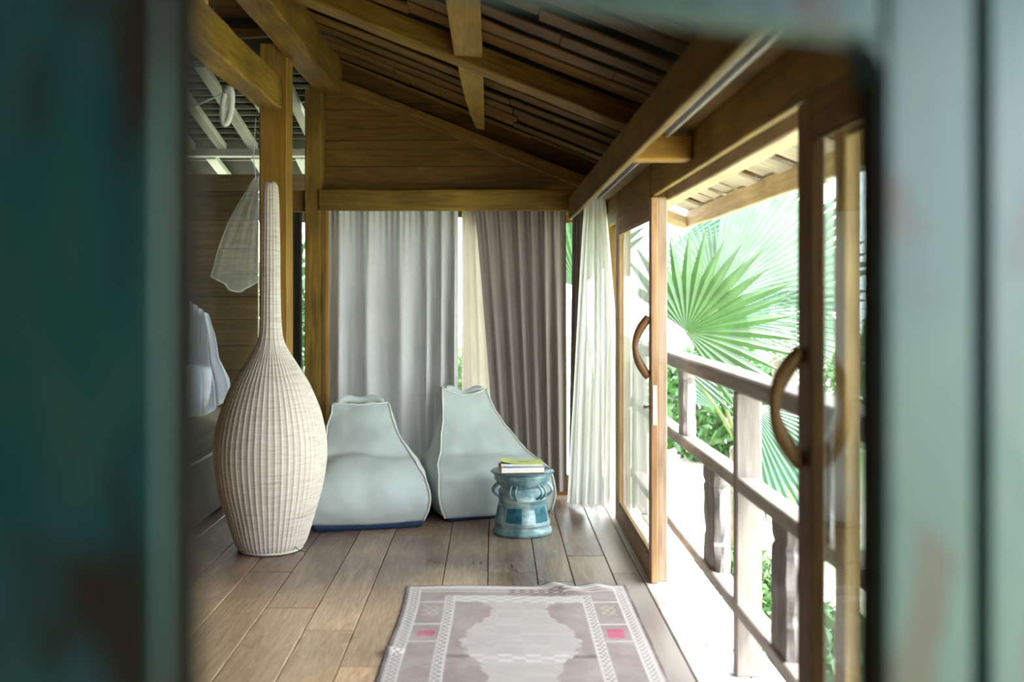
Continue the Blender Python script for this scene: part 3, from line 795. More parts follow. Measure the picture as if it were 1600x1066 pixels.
def book(label, c, rot, sx, sy, sz, cover, curl=0, spine=None):
    R = Matrix.Translation(c) @ Matrix.Rotation(rot, 4, 'Z')
    t = thing('book', label, 'book', c, 'books on the drum table')
    M_pages = flat('book_pages', (.84, .83, .80), .8, .2, nscale=60, nvar=.06)
    def slabm(x0, x1, y0, y1, z0, z1, lift=0):
        n = 10; vs = []; fs = []
        for i in range(n + 1):
            u = i / n; x = x0 + (x1 - x0) * u; dz = lift * (max(0, .5 - u) / .5) ** 2
            for y, z in ((y0, z0), (y1, z0), (y1, z1), (y0, z1)):
                vs.append(R @ Vector((x, y, z + dz)) - Vector(c))
        for i in range(n):
            for k in range(4): fs.append((i * 4 + k, i * 4 + (k + 1) % 4, i * 4 + 4 + (k + 1) % 4, i * 4 + 4 + k)[::-1])
        fs += [(0, 1, 2, 3), (n * 4 + 3, n * 4 + 2, n * 4 + 1, n * 4)]
        return mesh_from(vs, fs)
    hx, hy = sx / 2, sy / 2
    link('page_block', slabm(-hx + .004, hx - .003, -hy + .003, hy - .003, .003, sz - .003), M_pages, t, Vector(c))
    link('cover', slabm(-hx, hx, -hy, hy, 0, .003), spine or cover, t, Vector(c))
    cv = link('cover', slabm(-hx, hx, -hy, hy, sz - .003, sz, curl), cover, t, Vector(c))
    link('spine', slabm(-hx, -hx + .004, -hy, hy, 0, sz), spine or cover, t, Vector(c))
    return t, cv, R
M_violet = flat('violet_cover', (.16, .12, .45), .5, .3)
M_orange = flat('peach_spine', (.72, .45, .33), .6, .3)
M_lime = flat('yellow_green_cover', (.62, .66, .22), .45, .4, nscale=18, nvar=.18)
b1, _, _ = book('thick white-paged book with violet cover, lower on the drum table', (.170, 6.06, .3845), .10, .262, .17, .036, M_violet, 0, M_orange)
b2, cv, R2 = book('yellow-green covered paperback lying on top of the other book', (.172, 6.065, .4212), .02, .255, .16, .018, M_lime, .018)
tube('cover_print', [R2 @ Vector((-.03, -.02, .0168)), R2 @ Vector((.0, -.012, .0168)), R2 @ Vector((.03, -.015, .0168)), R2 @ Vector((.055, -.008, .0168))], [.003, .005, .004, .002], flat('dark_print', (.10, .10, .02), .5), cv, 6, flat_=(1, .12))

# copper rod end by the curtain
tube('copper_rod', [(.355, 7.16, .075), (.50, 7.16, .085)], .009, M_copper, None, 8, at=(.42, 7.16, .08))
rod = bpy.data.objects['copper_rod']; tag(rod, 'short copper-coloured rod low behind the right bean bag', 'rod')

# ------------------------------------------------------------------ kilim rug
def rug():
    x0, x1, y0, y1 = -.432, .662, 2.75, 4.965
    nx, ny = 220, 400
    vs = []; fs = []; cols = []
    rn = random.Random(9)
    G = (.39, .315, .30); L = (.58, .525, .505); Wt = (.72, .685, .665); D = (.205, .15, .145); PK = (.62, .10, .20); TN = (.50, .47, .36)
    step = [rn.uniform(0, 1) for _ in range(60)]
    def col(u, v):
        # u metres from the left edge, v metres from the far edge
        v = v / 1.75 if v > .10 else v * .8
        Wd = x1 - x0
        ue = min(u, Wd - u); left_side = u < Wd / 2
        dots = lambda a, b, s: (int(a / s) + int(b / s)) % 2 == 0
        if ue < .018 or v < .012: return D
        if ue < .026 or v < .02: return L
        if ue < .075 or v < .045:                       # outer patterned border
            if ue < .032 or ue > .068 : return Wt
            if ue < .075 and dots(u, v, .011): return Wt
            if v < .045 and dots(u, v, .013): return Wt
            return G
        if v < .10: 
            if .5 < u < .78 and dots(u * .6, v, .014): return D
            return G if not .055 < v < .066 else Wt
        if ue < .195:                                   # side band with small blocks
            p = v % .62
            if .155 < p < .162 or .335 < p < .342 or .46 < p < .468: return Wt
            if .19 < p < .27 and .10 < ue < .17: return TN if dots(u, v, .02) else G
            if .375 < p < .44 and .10 < ue < .175: return PK if (left_side and .39 < p < .425) or not left_side else G
            return G
        if ue < .245:                                   # inner patterned border
            if ue < .202 or ue > .238: return Wt
            return Wt if dots(u, v, .013) else G
        if v < .16:
            return Wt if dots(u * .4, v, .016) else L
        m = v % .62
        # stepped medallion
        k = int(v / .022); tri = abs((v % .46) / .46 - .5) * 2
        edge = .245 + .02 + .15 * (1 - tri) + .035 * step[k % 60]
        if ue < edge: return G if step[(k * 3) % 60] > .22 else D if step[(k * 7) % 60] > .7 else G
        if .545 < m < .60: return Wt if dots(u * .3, v, .017) else L
        if .60 < m: return D if step[k % 60] > .8 and .3 < u < .6 else L
        return tuple(a * (0.93 + .12 * step[(k * 5 + int(u * 9)) % 60]) for a in L)
    for j in range(ny + 1):
        for i in range(nx + 1):
            u = i / nx; v = j / ny
            X = x0 + (x1 - x0) * u; Y = y1 - (y1 - y0) * v
            dv = (y1 - y0) * v; du = (x1 - x0) * u
            Z = .0065 + .0012 * noise.noise(Vector((X * 6, Y * 6, 0)))
            # ripples near the far right edge and a lifted fold on the left edge
            Z += .024 * math.exp(-((du - .72 - dv * .9) / .05) ** 2) * math.exp(-(dv / .13) ** 2)
            Z += .014 * math.exp(-((du - .93 - dv * .5) / .05) ** 2) * math.exp(-(dv / .12) ** 2)
            Z += .022 * math.exp(-((dv - .93) / .03) ** 2) * math.exp(-(du / .06) ** 2)
            Y += .010 * math.sin(u * 7) * (1 - v) - .012 * (1 - u) * math.exp(-(dv / .2) ** 2)
            X += .008 * math.sin(v * 9) * (1 - u)
            vs.append(Vector((X, Y, Z))); cols.append(col(du, dv))
    for j in range(ny):
        for i in range(nx):
            a = j * (nx + 1) + i; fs.append((a + nx + 1, a + nx + 2, a + 1, a))
    c = Vector(((x0 + x1) / 2, (y0 + y1) / 2, .0))
    # thickness skirt
    per = [i for i in range(nx + 1)] + [(j + 1) * (nx + 1) - 1 for j in range(1, ny + 1)] + [ny * (nx + 1) + i for i in range(nx - 1, -1, -1)] + [j * (nx + 1) for j in range(ny - 1, 0, -1)]
    b0 = len(vs)
    for i in per:
        q = vs[i].copy(); q.z = max(.001, q.z - .006); vs.append(q); cols.append(D)
    for k in range(len(per)):
        k2 = (k + 1) % len(per); fs.append((per[k], per[k2], b0 + k2, b0 + k))
    me = mesh_from([v - c for v in vs], fs)
    at = me.color_attributes.new('pattern', 'FLOAT_COLOR', 'POINT')
    for i, cc in enumerate(cols): at.data[i].color = (*cc, 1)
    m_, nt, bs, out = newmat('faded_kilim')
    va = N(nt, 'ShaderNodeVertexColor', layer_name='pattern'); tc = N(nt, 'ShaderNodeTexCoord')
    mp = N(nt, 'ShaderNodeMapping'); nt.links.new(tc.outputs['Object'], mp.inputs[0]); mp.inputs['Scale'].default_value = (14, 120, 1)
    n = noise_tex(nt, mp.outputs[0], 2, 3); n2 = noise_tex(nt, tc.outputs['Object'], 5, 4)
    r = ramp(nt, [(.3, (.78, .76, .76)), (.7, (1.12, 1.12, 1.12))]); nt.links.new(n, r.inputs[0])
    c1_ = mixc(nt, va.outputs[0], r.outputs[0], .7, 'MULTIPLY')
    r2 = ramp(nt, [(.4, (0, 0, 0)), (.75, (.5, .5, .5))]); nt.links.new(n2, r2.inputs[0])
    nt.links.new(mixc(nt, c1_, (.60, .55, .52), r2.outputs[0]), bs.inputs['Base Color'])
    bs.inputs['Roughness'].default_value = .85; bs.inputs['Specular IOR Level'].default_value = .15
    bump(nt, bs, n, .4, .002)
    o = link('kilim_rug', me, m_, None, c, smooth=True)
    tag(o, 'faded mauve and white patterned kilim rug on the floorboards', 'rug')
rug()

# ------------------------------------------------------------------ balcony railing
XR = .972
rl = thing('balcony_railing', 'weathered wooden balcony railing with carved balusters outside the doors', 'railing', (XR + .05, 4.0, -.08))
gw_ = lambda ax: wd(('rail_wood', (.22, .175, .15), (.44, .375, .335)), ax, rough=.5, spec=.5)
box('top_rail', XR, 1.10, .9, 7.2, 1.06, 1.13, gw_('y'), rl, bev=.008, cuts=20, jit=.003, seed=21)
box('middle_rail', XR, 1.055, .9, 7.2, .665, .722, gw_('y'), rl, bev=.006, cuts=20, jit=.003, seed=22)
box('bottom_rail', XR, 1.055, .9, 7.2, .165, .218, gw_('y'), rl, bev=.006, cuts=20, jit=.003, seed=23)
for yy in (6.95, 3.985, 1.2):
    box('post', XR, 1.075, yy, yy + .055, -.08, 1.06, gw_('z'), rl, bev=.006, cuts=8, jit=.002, seed=yy)
def carved(y0, y1, z0, z1, seed, x0=XR + .01, wdt=.075):
    n = 26; m = 12; vs = []; fs = []; rn = random.Random(seed)
    notch = [(0, .95), (.08, 1.0), (.17, .9), (.2, .62), (.235, .98), (.45, 1.04), (.62, .96), (.68, .80), (.72, 1.0), (.9, 1.02), (1, .92)]
    cy, cx = (y0 + y1) / 2, x0 + wdt / 2
    for i in range(n + 1):
        t = i / n; z = z0 + (z1 - z0) * t
        s = interp(notch, (1 - t))
        for k in range(m):
            a = 2 * PI * k / m + PI / 4
            ca, sa = math.cos(a), math.sin(a)
            q = (abs(ca) ** 6 + abs(sa) ** 6) ** (-1 / 6)
            dd = noise.noise(Vector((ca * 2 + seed, sa * 2, z * 12))) * .010
            vs.append(Vector((cx + ca * q * wdt / 2 * (.8 + .2 * s) + dd, cy + sa * q * (y1 - y0) / 2 * s + dd, z)))
    for i in range(n):
        for k in range(m): fs.append((i * m + k, i * m + (k + 1) % m, (i + 1) * m + (k + 1) % m, (i + 1) * m + k))
    fs += [tuple(range(m))[::-1], tuple(n * m + k for k in range(m))]
    c = Vector((cx, cy, z0))
    o = link('carved_baluster', mesh_from([v - c for v in vs], fs), wd(('driftwood', (.20, .17, .155), (.60, .56, .55)), 'z', rough=.8, bstr=.9), rl, c)
    return o
carved(5.17, 5.31, .70, 1.08, 1)
carved(4.42, 4.68, .205, .68, 2)
carved(3.33, 3.55, .205, .68, 3)
carved(2.3, 2.5, .205, .68, 4)
carved(2.9, 3.05, .70, 1.08, 5)
carved(6.1, 6.3, .205, .68, 6)

# ------------------------------------------------------------------ eave outside
ev = thing('roof_eave', 'underside of the wooden roof eave outside the doors', 'eave', (1.2, 4.5, 2.0))
fb = box('fascia_board', 1.385, 1.42, .8, 7.2, 1.94, 2.055, wd(EAVE, 'y'), ev, bev=.006, cuts=20, jit=.005, seed=31)
obox('end_rafter', (.93, 7.15, gab(.93) - .06), (1.39, 7.15, gab(1.39) - .06), .05, .09, wd(EAVE, 'x'), ev, up=nrm)
rn = random.Random(17); yy = 1.0
while yy < 7.0:
    w = rn.uniform(.19, .25)
    dz = rn.uniform(-.012, .03)
    obox('eave_board', (.93, yy + w / 2, gab(.93) + .03 + dz), (1.56, yy + w / 2, gab(1.56) + .03 + dz), w, .022, wd(('eave_board_wood', (.56, .48, .38), (.84, .77, .66)), 'x', var=.15), ev, up=nrm, bev=.004)
    obox('eave_rafter', (.93, yy + w + .03, gab(.93) + .085), (1.44, yy + w + .03, gab(1.44) + .085), .05, .05, wd(GABLE, 'x', var=.2), ev, up=nrm, bev=.004)
    yy += w + .075

# ------------------------------------------------------------------ bedroom side: bed, net, ties
bed = thing('bed', 'low dark bed in the dim room left of the wicker vase', 'bed', (-3.0, 7.0, 0))
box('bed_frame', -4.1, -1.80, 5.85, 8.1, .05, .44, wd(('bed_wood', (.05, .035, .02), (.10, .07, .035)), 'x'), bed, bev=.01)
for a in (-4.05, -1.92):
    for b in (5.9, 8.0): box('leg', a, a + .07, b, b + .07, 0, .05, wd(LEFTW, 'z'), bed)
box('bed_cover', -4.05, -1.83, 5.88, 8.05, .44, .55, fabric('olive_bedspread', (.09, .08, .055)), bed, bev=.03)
def pillow(cx, cy, cz):
    vs = []; fs = []; n = 16
    for s in (1, -1):
        for j in range(n + 1):
            for i in range(n + 1):
                u, v = -1 + 2 * i / n, -1 + 2 * j / n
                h = .085 * ((1 - u ** 4) * (1 - v ** 4)) ** .6
                vs.append((.30 * u * (1 - .06 * v * v), .20 * v * (1 - .06 * u * u), s * h))
    o = (n + 1) ** 2
    for s in (0, 1):
        for j in range(n):
            for i in range(n):
                a = s * o + j * (n + 1) + i
                f = (a, a + 1, a + n + 2, a + n + 1); fs.append(f if s == 0 else f[::-1])
    p = link('pillow', mesh_from(vs, fs), M_white, None, Vector((cx, cy, cz)), smooth=True)
    tag(p, 'white pillow propped on the bed behind the wicker vase', 'pillow')
    p.rotation_euler = (math.radians(52), 0, .1)
pillow(-2.42, 7.45, .755)
def net_swag():
    # swagged panel of the mosquito net, hung from a point by the post
    n, m = 30, 24; vs = []; fs = []
    Yn = 7.6
    for j in range(m + 1):
        t = j / m
        for i in range(n + 1):
            s = i / n
            l = P(398, 278, Yn).lerp(P(327, 437, Yn), t); r_ = P(412, 270, Yn).lerp(P(430, 425, Yn), t)
            p = l.lerp(r_, s)
            p.z -= .09 * math.sin(PI * s) * t
            p.y += .05 * math.sin(s * PI * 9 + 2 * t) * (.2 + .8 * t) + .08 * s; p.z += .03 * math.sin(s * 9 + 1) * t; p.x -= .05 * math.sin(PI * t) * (1 - s)
            vs.append(p)
    for j in range(m):
        for i in range(n):
            a = j * (n + 1) + i; fs.append((a, a + 1, a + n + 2, a + n + 1))
    t = thing('mosquito_net', 'gauzy mosquito net swagged behind the golden post', 'mosquito net', tuple(P(400, 440, Yn)))
    link('net_panel', mesh_from(vs, fs), M_net, t, smooth=True)
    tube('hem', [vs[m * (n + 1) + i] for i in range(n + 1)], .007, M_net, t, 6)
    tube('hem', [vs[j * (n + 1)] for j in range(m + 1)], .003, M_net, t, 5)
    tube('hanging_cord', [P(400, 279, Yn), P(396, 245, Yn + .1), P(400, 183, Yn)], .004, M_net2, t, 5)
net_swag()
def net_drape():
    n, m = 40, 30; vs = []; fs = []
    Yn = 7.35
    for j in range(m + 1):
        t = j / m
        for i in range(n + 1):
            s = i / n
            l = P(296, 470 + 190 * t, Yn); wR = interp([(0, 326), (.25, 340), (.5, 348), (.75, 366), (1, 374)], t)
            r_ = P(wR, 492 + 150 * t, Yn)
            p = l.lerp(r_, s); p.y += .06 * math.sin(s * PI * 7 + 2 * t) * (.4 + .6 * t) - .12 * t
            p.z += .04 * math.sin(s * 5 + t * 3) * t + .07 * t
            vs.append(p)
    for j in range(m):
        for i in range(n):
            a = j * (n + 1) + i; fs.append((a, a + 1, a + n + 2, a + n + 1))
    c = P(330, 650, Yn)
    o = link('net_drape', mesh_from([v - c for v in vs], fs), M_net2, None, c, smooth=True)
    tag(o, 'white bunched net falling over the bed left of the vase', 'bed net')
net_drape()
tie = thing('net_tie', 'white cloth tie looped over the tie beam with a taut cord', 'cloth tie', tuple(P(355, 195, 5.17)))
lp_ = []
for i in range(24):
    a = 2 * PI * i / 24
    lp_.append(P(355 + 6.5 * math.cos(a) + 3 * math.sin(a), 166 - 28 * math.sin(a), 5.15))
tube('loop', lp_, .017, M_white, tie, 8, flat_=(1, 1), closed=True)
tube('cord', [P(352, 145, 5.15), P(322, 158, 5.1), P(284, 174, 5.05)], .005, M_net2, tie, 6)
tube('knot', [P(350, 138, 5.15), P(354, 143, 5.14), P(358, 148, 5.15)], [.012, .017, .010], M_net2, tie, 8)

# ------------------------------------------------------------------ garden
gm, nt, bs, out = newmat('garden_ground')
geo = N(nt, 'ShaderNodeNewGeometry')
n = noise_tex(nt, geo.outputs['Position'], .5, 5, .6); n2 = noise_tex(nt, geo.outputs['Position'], 9, 4)
r = ramp(nt, [(.42, (.62, .56, .47)), (.52, (.40, .44, .25)), (.64, (.20, .34, .11))]); nt.links.new(n, r.inputs[0])
r2 = ramp(nt, [(.3, (.75, .75, .75)), (.7, (1.1, 1.1, 1.1))]); nt.links.new(n2, r2.inputs[0])
nt.links.new(mixc(nt, r.outputs[0], r2.outputs[0], .8, 'MULTIPLY'), bs.inputs['Base Color']); bs.inputs['Roughness'].default_value = .9
bump(nt, bs, n2, .6, .03)
gv = []; gf = []; k = 40
for j in range(k + 1):
    for i in range(k + 1):
        X = -12 + 40 * i / k; Y = -6 + 46 * j / k
        gv.append((X, Y, -.75 + .10 * noise.noise(Vector((X * .4, Y * .4, 0))) + .02 * max(0, Y - 10)))
for j in range(k):
    for i in range(k): a = j * (k + 1) + i; gf.append((a, a + 1, a + k + 2, a + k + 1))
gr = link('ground', mesh_from(gv, gf), gm, smooth=True); tag(gr, 'pale sandy and grassy garden ground below the balcony', 'ground', kind='structure')

def leafmat(name, col, trans=.45, nvar=.25):
    m, nt, bs, out = newmat(name); nt.nodes.remove(bs)
    tc = N(nt, 'ShaderNodeTexCoord'); n = noise_tex(nt, tc.outputs['Object'], 5, 4); oi = N(nt, 'ShaderNodeObjectInfo')
    r = ramp(nt, [(.3, tuple(c * (1 - nvar) for c in col)), (.7, tuple(min(1, c * (1 + nvar)) for c in col))]); nt.links.new(n, r.inputs[0])
    d = N(nt, 'ShaderNodeBsdfDiffuse'); t = N(nt, 'ShaderNodeBsdfTranslucent'); g = N(nt, 'ShaderNodeBsdfGlossy'); g.inputs['Roughness'].default_value = .4
    nt.links.new(r.outputs[0], d.inputs[0]); nt.links.new(r.outputs[0], t.inputs[0])
    mx = N(nt, 'ShaderNodeMixShader'); mx.inputs[0].default_value = trans
    nt.links.new(d.outputs[0], mx.inputs[1]); nt.links.new(t.outputs[0], mx.inputs[2])
    m2 = N(nt, 'ShaderNodeMixShader'); m2.inputs[0].default_value = .07
    nt.links.new(mx.outputs[0], m2.inputs[1]); nt.links.new(g.outputs[0], m2.inputs[2]); nt.links.new(m2.outputs[0], out.inputs[0])
    return m
M_palm = leafmat('palm_bright', (.042, .108, .026))
M_palm2 = leafmat('palm_pale', (.12, .19, .125))
M_palm3 = leafmat('palm_blue', (.06, .145, .085))
M_pet = leafmat('petiole', (.16, .22, .07), .1)
def frond(palm, hub, mid, normal, radius, span, nseg, mat, fuse=.55, droop=.12, base=None, seed=0, label=None):
    hub = Vector(hub); mid = Vector(mid).normalized(); nrm_ = Vector(normal); nrm_ = (nrm_ - mid * nrm_.dot(mid)).normalized(); side = nrm_.cross(mid)
    rn = random.Random(seed); vs = [Vector((0, 0, 0))]; fs = []
    da = span / nseg
    def pt(a, r, lift):
        d = mid * math.cos(a) + side * math.sin(a)
        return d * r + nrm_ * lift - Vector((0, 0, 1)) * droop * (r / radius) ** 2.2 * radius
    for i in range(nseg):
        a0 = -span / 2 + i * da; a1 = a0 + da; am = (a0 + a1) / 2
        R = radius * (1 - .16 * (abs(am) / (span / 2)) ** 2) * rn.uniform(.93, 1.05)
        tw = rn.uniform(-.25, .25) * da
        rows = []
        for fr in (.12, .35, fuse, (fuse + 1) / 2, .93, 1.0):
            r_ = R * fr
            if fr <= fuse: w = da / 2
            else: w = da / 2 * (fuse / fr) * (1 - ((fr - fuse) / (1 - fuse)) ** 1.3) + .0006
            pl = .30 * da * r_ * (1 if fr <= fuse else (1 - (fr - fuse) / (1 - fuse) * .8))
            off = tw * max(0, (fr - fuse) / (1 - fuse))
            b = len(vs)
            vs += [pt(am - w + off, r_, 0), pt(am + off, r_, pl), pt(am + w + off, r_, 0)]
            rows.append(b)
        fs += [(0, rows[0], rows[0] + 1), (0, rows[0] + 1, rows[0] + 2)]
        for p, q in zip(rows, rows[1:]):
            fs += [(p, q, q + 1, p + 1), (p + 1, q + 1, q + 2, p + 2)]
    f = link('frond', mesh_from(vs, fs), mat, palm, hub)
    if label: f['label'] = label
    if base is not None:
        b = Vector(base); pts = []
        for i in range(9):
            t = i / 8; p = b.lerp(hub, t); p.z += .25 * math.sin(PI * t) * (hub - b).length * .3
            pts.append(p)
        tube('petiole', pts, [.018 - .008 * i / 8 for i in range(9)], M_pet, f, 6, at=hub)
    return f
def ang(deg, depth=0):
    return Vector((math.cos(math.radians(deg)), depth, math.sin(math.radians(deg))))
def fr_px(palm, px, py, Y, deg, depth, rpx, span, nseg, mat, base, normal=(0, -1, .2), **kw):
    return frond(palm, P(px, py, Y), ang(deg, depth), normal, rpx * Y / F, math.radians(span), nseg, mat, base=base, **kw)
def trunk(palm, base, top, r):
    pts = []
    for i in range(25):
        t = i / 24; pts.append(Vector(base).lerp(Vector(top), t))
    tube('trunk', pts, [r * (1.15 - .25 * i / 24 + .07 * (i % 2)) for i in range(25)], flat('palm_bark', (.25, .20, .15), .9, nscale=12, nvar=.3, bstr=.5, bscale=40), palm, 10)
# near fan palm
b1_ = (2.15, 8.6, -.72); c1_ = Vector((2.1, 8.5, .15))
pa = thing('fan_palm', 'bright green fan palm just beyond the balcony railing', 'palm', b1_)
trunk(pa, b1_, c1_, .09)
fr_px(pa, 1072, 518, 7.6, 42, -.25, 178, 205, 21, M_palm, c1_, seed=1, fuse=.55, droop=.06)
fr_px(pa, 1048, 560, 7.9, -12, -.2, 150, 60, 12, M_palm3, c1_, seed=2, droop=.10)
fr_px(pa, 1168, 632, 7.2, -52, -.2, 200, 100, 22, M_palm3, c1_, seed=3, fuse=.65, droop=.05, normal=(-.3, -1, .35))
fr_px(pa, 1120, 640, 8.4, 118, -.1, 85, 90, 14, M_palm3, c1_, seed=4)
# pale tall palm behind it
b2_ = (3.2, 10.6, -.7); c2_ = Vector((3.0, 10.4, 1.0))
pb = thing('fan_palm', 'tall pale green fan palm with huge leaves behind the bright one', 'palm', b2_)
trunk(pb, b2_, c2_, .12)
fr_px(pb, 1112, 470, 9.3, 42, -.3, 255, 88, 24, M_palm2, c2_, seed=5, fuse=.82, droop=.04)
fr_px(pb, 1118, 470, 9.6, 118, -.3, 150, 80, 18, M_palm2, c2_, seed=6, fuse=.72, droop=.10)
fr_px(pb, 1040, 395, 9.9, 15, -.2, 150, 60, 14, M_palm3, c2_, seed=7, fuse=.7, droop=.06)
fr_px(pb, 1120, 500, 9.2, 3, -.3, 240, 70, 22, M_palm3, c2_, seed=8, fuse=.35, droop=.12)
fr_px(pb, 1330, 520, 9.2, 178, -.4, 190, 80, 22, M_palm2, c2_, seed=9, fuse=.40, droop=.12)
# a palm behind the back wall, seen through the slits between the curtains
b3_ = (.95, 9.6, -.72); c3_ = Vector((.95, 9.5, .6))
pc = thing('fan_palm', 'green fan palm glimpsed through the slit beside the taupe curtain', 'palm', b3_)
trunk(pc, b3_, c3_, .09)
fr_px(pc, 905, 450, 8.9, 100, -.2, 170, 120, 20, M_palm, c3_, seed=12, fuse=.7)

_leaf_me = {}
def bush(name, label, c, rx, ry, rz, n, size, mat, seed, group=None):
    rn = random.Random(seed); vs = []; fs = []; base = Vector(c)
    for i in range(n):
        d = Vector((rn.gauss(0, 1), rn.gauss(0, 1), rn.gauss(0, 1))).normalized(); rr = rn.uniform(.35, 1) ** .5
        p = Vector((d.x * rx * rr, d.y * ry * rr, rz + d.z * rz * rr * (1 + .25 * noise.noise(d * 2.5 + Vector((seed, 0, 0))))))
        ax = Vector((rn.uniform(-1, 1), rn.uniform(-1, 1), rn.uniform(-.4, .9))).normalized(); u = ax.orthogonal().normalized(); w = ax.cross(u)
        a = rn.uniform(0, 2 * PI); u2 = u * math.cos(a) + w * math.sin(a); w2 = ax.cross(u2)
        s = size * rn.uniform(.6, 1.3); b = len(vs)
        vs += [p - u2 * s, p - u2 * s * .2 + w2 * s * .42 + ax * s * .1, p + u2 * s, p - u2 * s * .2 - w2 * s * .42 + ax * s * .1]
        fs += [(b, b + 1, b + 2), (b, b + 2, b + 3)]
    t = thing(name, label, 'bush', c, group)
    f = link('foliage', mesh_from(vs, fs), mat, t, base); f['kind'] = 'stuff'
    for k in range(4):
        a = k * 1.6
        tube('stem', [base + Vector((.05 * math.cos(a), .05 * math.sin(a), 0)), base + Vector((rx * .3 * math.cos(a), ry * .3 * math.sin(a), rz)), base + Vector((rx * .5 * math.cos(a), ry * .5 * math.sin(a), rz * 1.6))], [.03, .02, .008], flat('stem_bark', (.16, .11, .07), .9) if k == 0 and not _leaf_me.setdefault('b', None) else flat('stem_bark', (.16, .11, .07), .9), t, 6)
    return t
M_bush = leafmat('bush_green', (.05, .14, .03), .35)
M_bush2 = leafmat('bush_pale', (.11, .20, .07), .35)
bush('leafy_bush', 'dark leafy bush beyond the railing, next to the door post', (2.95, 13.0, -.7), 1.05, .9, .74, 2800, .095, M_bush, 1)
bush('leafy_bush', 'pale leafy bush behind the upright post of the railing', (6.0, 14.6, -.7), 1.25, .9, .95, 2600, .09, M_bush2, 2)
bush('ground_cover', 'low green plants under the railing near the upright post', (1.62, 4.9, -.72), .38, .8, .30, 2200, .055, M_bush, 3)
bush('ground_cover', 'low green plants under the railing near the dark door', (1.75, 3.1, -.72), .45, .9, .30, 2200, .055, M_bush, 4)
bush('ground_cover', 'low green plants at the foot of the fan palm', (1.75, 6.9, -.72), .35, .6, .18, 900, .06, M_bush2, 8)
bush('leafy_bush', 'bright bush outside the slit left of the corner post', (-2.0, 9.9, -.7), .9, .7, 1.3, 2600, .09, M_bush, 5)
bush('leafy_bush', 'pale bush outside the bright gap between the back curtains', (-.35, 10.8, -.7), .8, .7, .8, 1800, .09, M_bush2, 6)
# ------------------------------------------------------------------ foreground: painted frame of the opening the camera looks through
pm, nt, bs, out = newmat('flaking_turquoise_paint')
tc = N(nt, 'ShaderNodeTexCoord')
mp = N(nt, 'ShaderNodeMapping'); nt.links.new(tc.outputs['Object'], mp.inputs[0]); mp.inputs['Scale'].default_value = (1.5, 1.5, .55)
n1 = noise_tex(nt, mp.outputs[0], 9, 5, .6, .8); n2 = noise_tex(nt, mp.outputs[0], 9, 3, .55, .4); n3 = noise_tex(nt, mp.outputs[0], 6, 3, .5)
r1 = ramp(nt, [(.34, (.002, .028, .040)), (.48, (.004, .066, .066)), (.58, (.016, .080, .068)), (.68, (.055, .085, .070))]); nt.links.new(n1, r1.inputs[0])
r3 = ramp(nt, [(.52, (.0, .0, .0)), (.66, (1, 1, 1))]); nt.links.new(n3, r3.inputs[0])
c_ = mixc(nt, r1.outputs[0], (.040, .082, .095), r3.outputs[0])
r2 = ramp(nt, [(.40, (1, 1, 1)), (.47, (0, 0, 0))]); nt.links.new(n2, r2.inputs[0])
nt.links.new(mixc(nt, c_, (.020, .012, .006), r2.outputs[0]), bs.inputs['Base Color'])
bs.inputs['Roughness'].default_value = .5
bump(nt, bs, n2, .4, .004)
M_paint = pm
TH = math.atan(.456); U = Vector((math.cos(TH), math.sin(TH), 0)); NV = Vector((-math.sin(TH), math.cos(TH), 0))
O = Vector((0, .612, 0))
def fpt(u, n, z): return O + U * u + NV * n + Vector((0, 0, z))
def u_at(px, n=0):
    k = (px - VX) / F
    # (O+U u+NV n): X = k Y
    return (k * (O.y + NV.y * n) - (O.x + NV.x * n)) / (U.x - k * U.y)
fr = thing('painted_door_frame', 'flaking turquoise painted wooden frame blurred in the foreground', 'door frame', tuple(O))
def fbox(name, u0, u1, n0, n1, z0, z1, bev=.004, mat=None):
    a = fpt((u0 + u1) / 2, (n0 + n1) / 2, (z0 + z1) / 2)
    me = box_mesh(u1 - u0, n1 - n0, z1 - z0, bev)
    o = link(name, me, mat or M_paint, None)
    mw = Matrix.Translation(a) @ Matrix.Rotation(TH, 4, 'Z'); o.matrix_basis = mw; WM[o] = mw
    o.parent = fr; o.matrix_parent_inverse = WM[fr].inverted()
    return o
uR = u_at(1385); uL = u_at(262, .0); ug = u_at(1525)
ZT = 1.641
M_strip = flat('dark_strip', (.022, .016, .010), .6, .3, nscale=15, nvar=.3)  # near-black strips beside the opening, darker than the painted stiles
fbox('stile', uR, ug, 0, .033, 0, ZT + .25)
fbox('dark_inner_strip', uL - .03, u_at(314, .055), .05, .062, 0, ZT + .2, .003, M_strip)
fbox('dark_inner_strip', uR - .0015, uR, .004, .030, 0, ZT - .03, 0, M_strip)
fbox('stile', ug + .010, ug + .18, -.004, .036, 0, ZT + .25)
fbox('groove_strip', ug - .002, ug + .012, .012, .032, 0, ZT + .25)
fbox('stile', uL - .28, uL, 0, .05, 0, ZT + .25)
fbox('top_rail', uL, uR, .002, .032, ZT, ZT + .25)
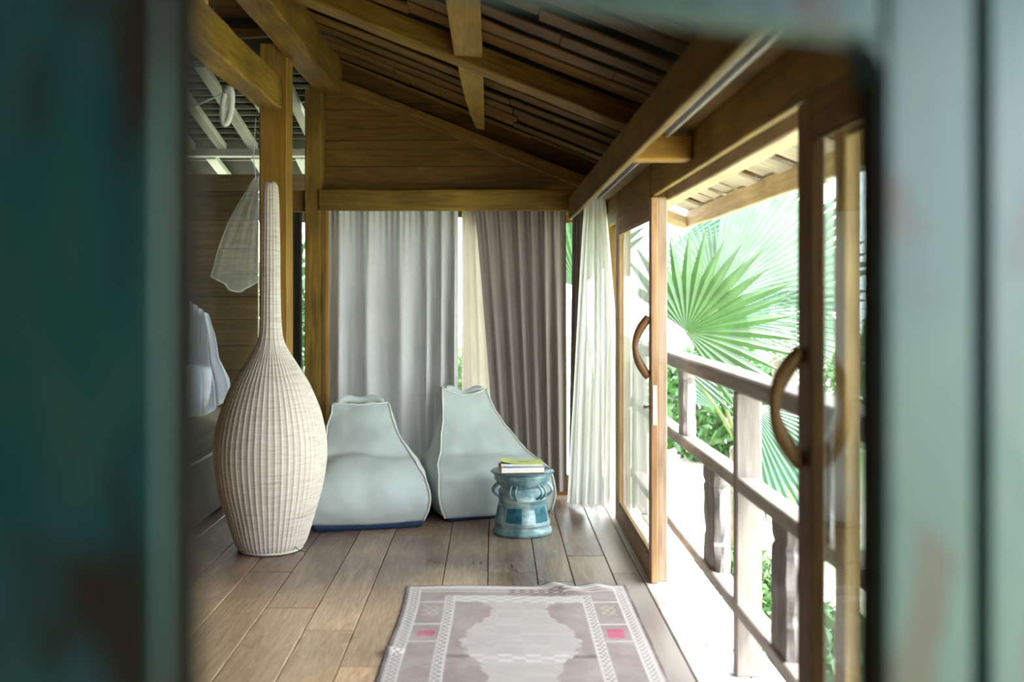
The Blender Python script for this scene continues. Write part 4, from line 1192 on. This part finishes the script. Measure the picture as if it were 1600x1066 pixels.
# rounded inner corners under the top rail
for u0, s in ((uR, -1), (uL, 1)):
    n = 8; rr = .028; pr = [(0, 0)]
    for i in range(n + 1):
        a = PI / 2 * i / n; pr.append((rr - rr * math.sin(a), -(rr - rr * math.cos(a))))
    vs = [fpt(u0 + s * p, .002, ZT + q) - O for p, q in pr] + [fpt(u0 + s * p, .032, ZT + q) - O for p, q in pr]; k = len(pr)
    fs = [tuple(range(k)), tuple(range(2 * k - 1, k - 1, -1))] + [(i, (i + 1) % k, k + (i + 1) % k, k + i) for i in range(k)]
    link('corner_fillet', mesh_from(vs, fs), M_paint, fr, O)

# walls in the frame's plane and round the camera, unseen, added to block light
def fslab(name, u0, u1, z0, z1, parent=None):
    a = fpt((u0 + u1) / 2, .03, (z0 + z1) / 2)
    o = link(name, box_mesh(u1 - u0, .07, z1 - z0, 0), wd(LEFTW, 'x'), None)
    mw = Matrix.Translation(a) @ Matrix.Rotation(TH, 4, 'Z'); o.matrix_basis = mw; WM[o] = mw
    if parent: o.parent = parent; o.matrix_parent_inverse = WM[parent].inverted()
    return o
wfr = fslab('wall_front', -4.75, uL - .285, 0, 3.2); tag(wfr, kind='structure')
fslab('wall_panel', ug + .185, .92, 0, 2.45, wfr)
fslab('wall_panel', uL - .285, ug + .185, ZT + .255, 2.62, wfr)
wpr = box('wall_blocker_right', .90, .96, -3.2, .30, -.16, 2.4, wd(LEFTW, 'y')); tag(wpr, kind='structure')
wb = box('wall_blocker_rear', -4.4, .9, -3.26, -3.2, -.03, 3.3, wd(LEFTW, 'x')); tag(wb, kind='structure')

# ------------------------------------------------------------------ tidy normals
for o in list(C.objects):
    if o.type == 'MESH' and len(o.data.polygons) < 30000 and o.name.split('.')[0] not in ('frond', 'foliage', 'curtain', 'sheer_curtain', 'net_panel', 'net_drape', 'kilim_rug'):
        if o.data.get('fixed'): continue
        bm = bmesh.new(); bm.from_mesh(o.data); bmesh.ops.recalc_face_normals(bm, faces=bm.faces); bm.to_mesh(o.data); bm.free(); o.data['fixed'] = 1
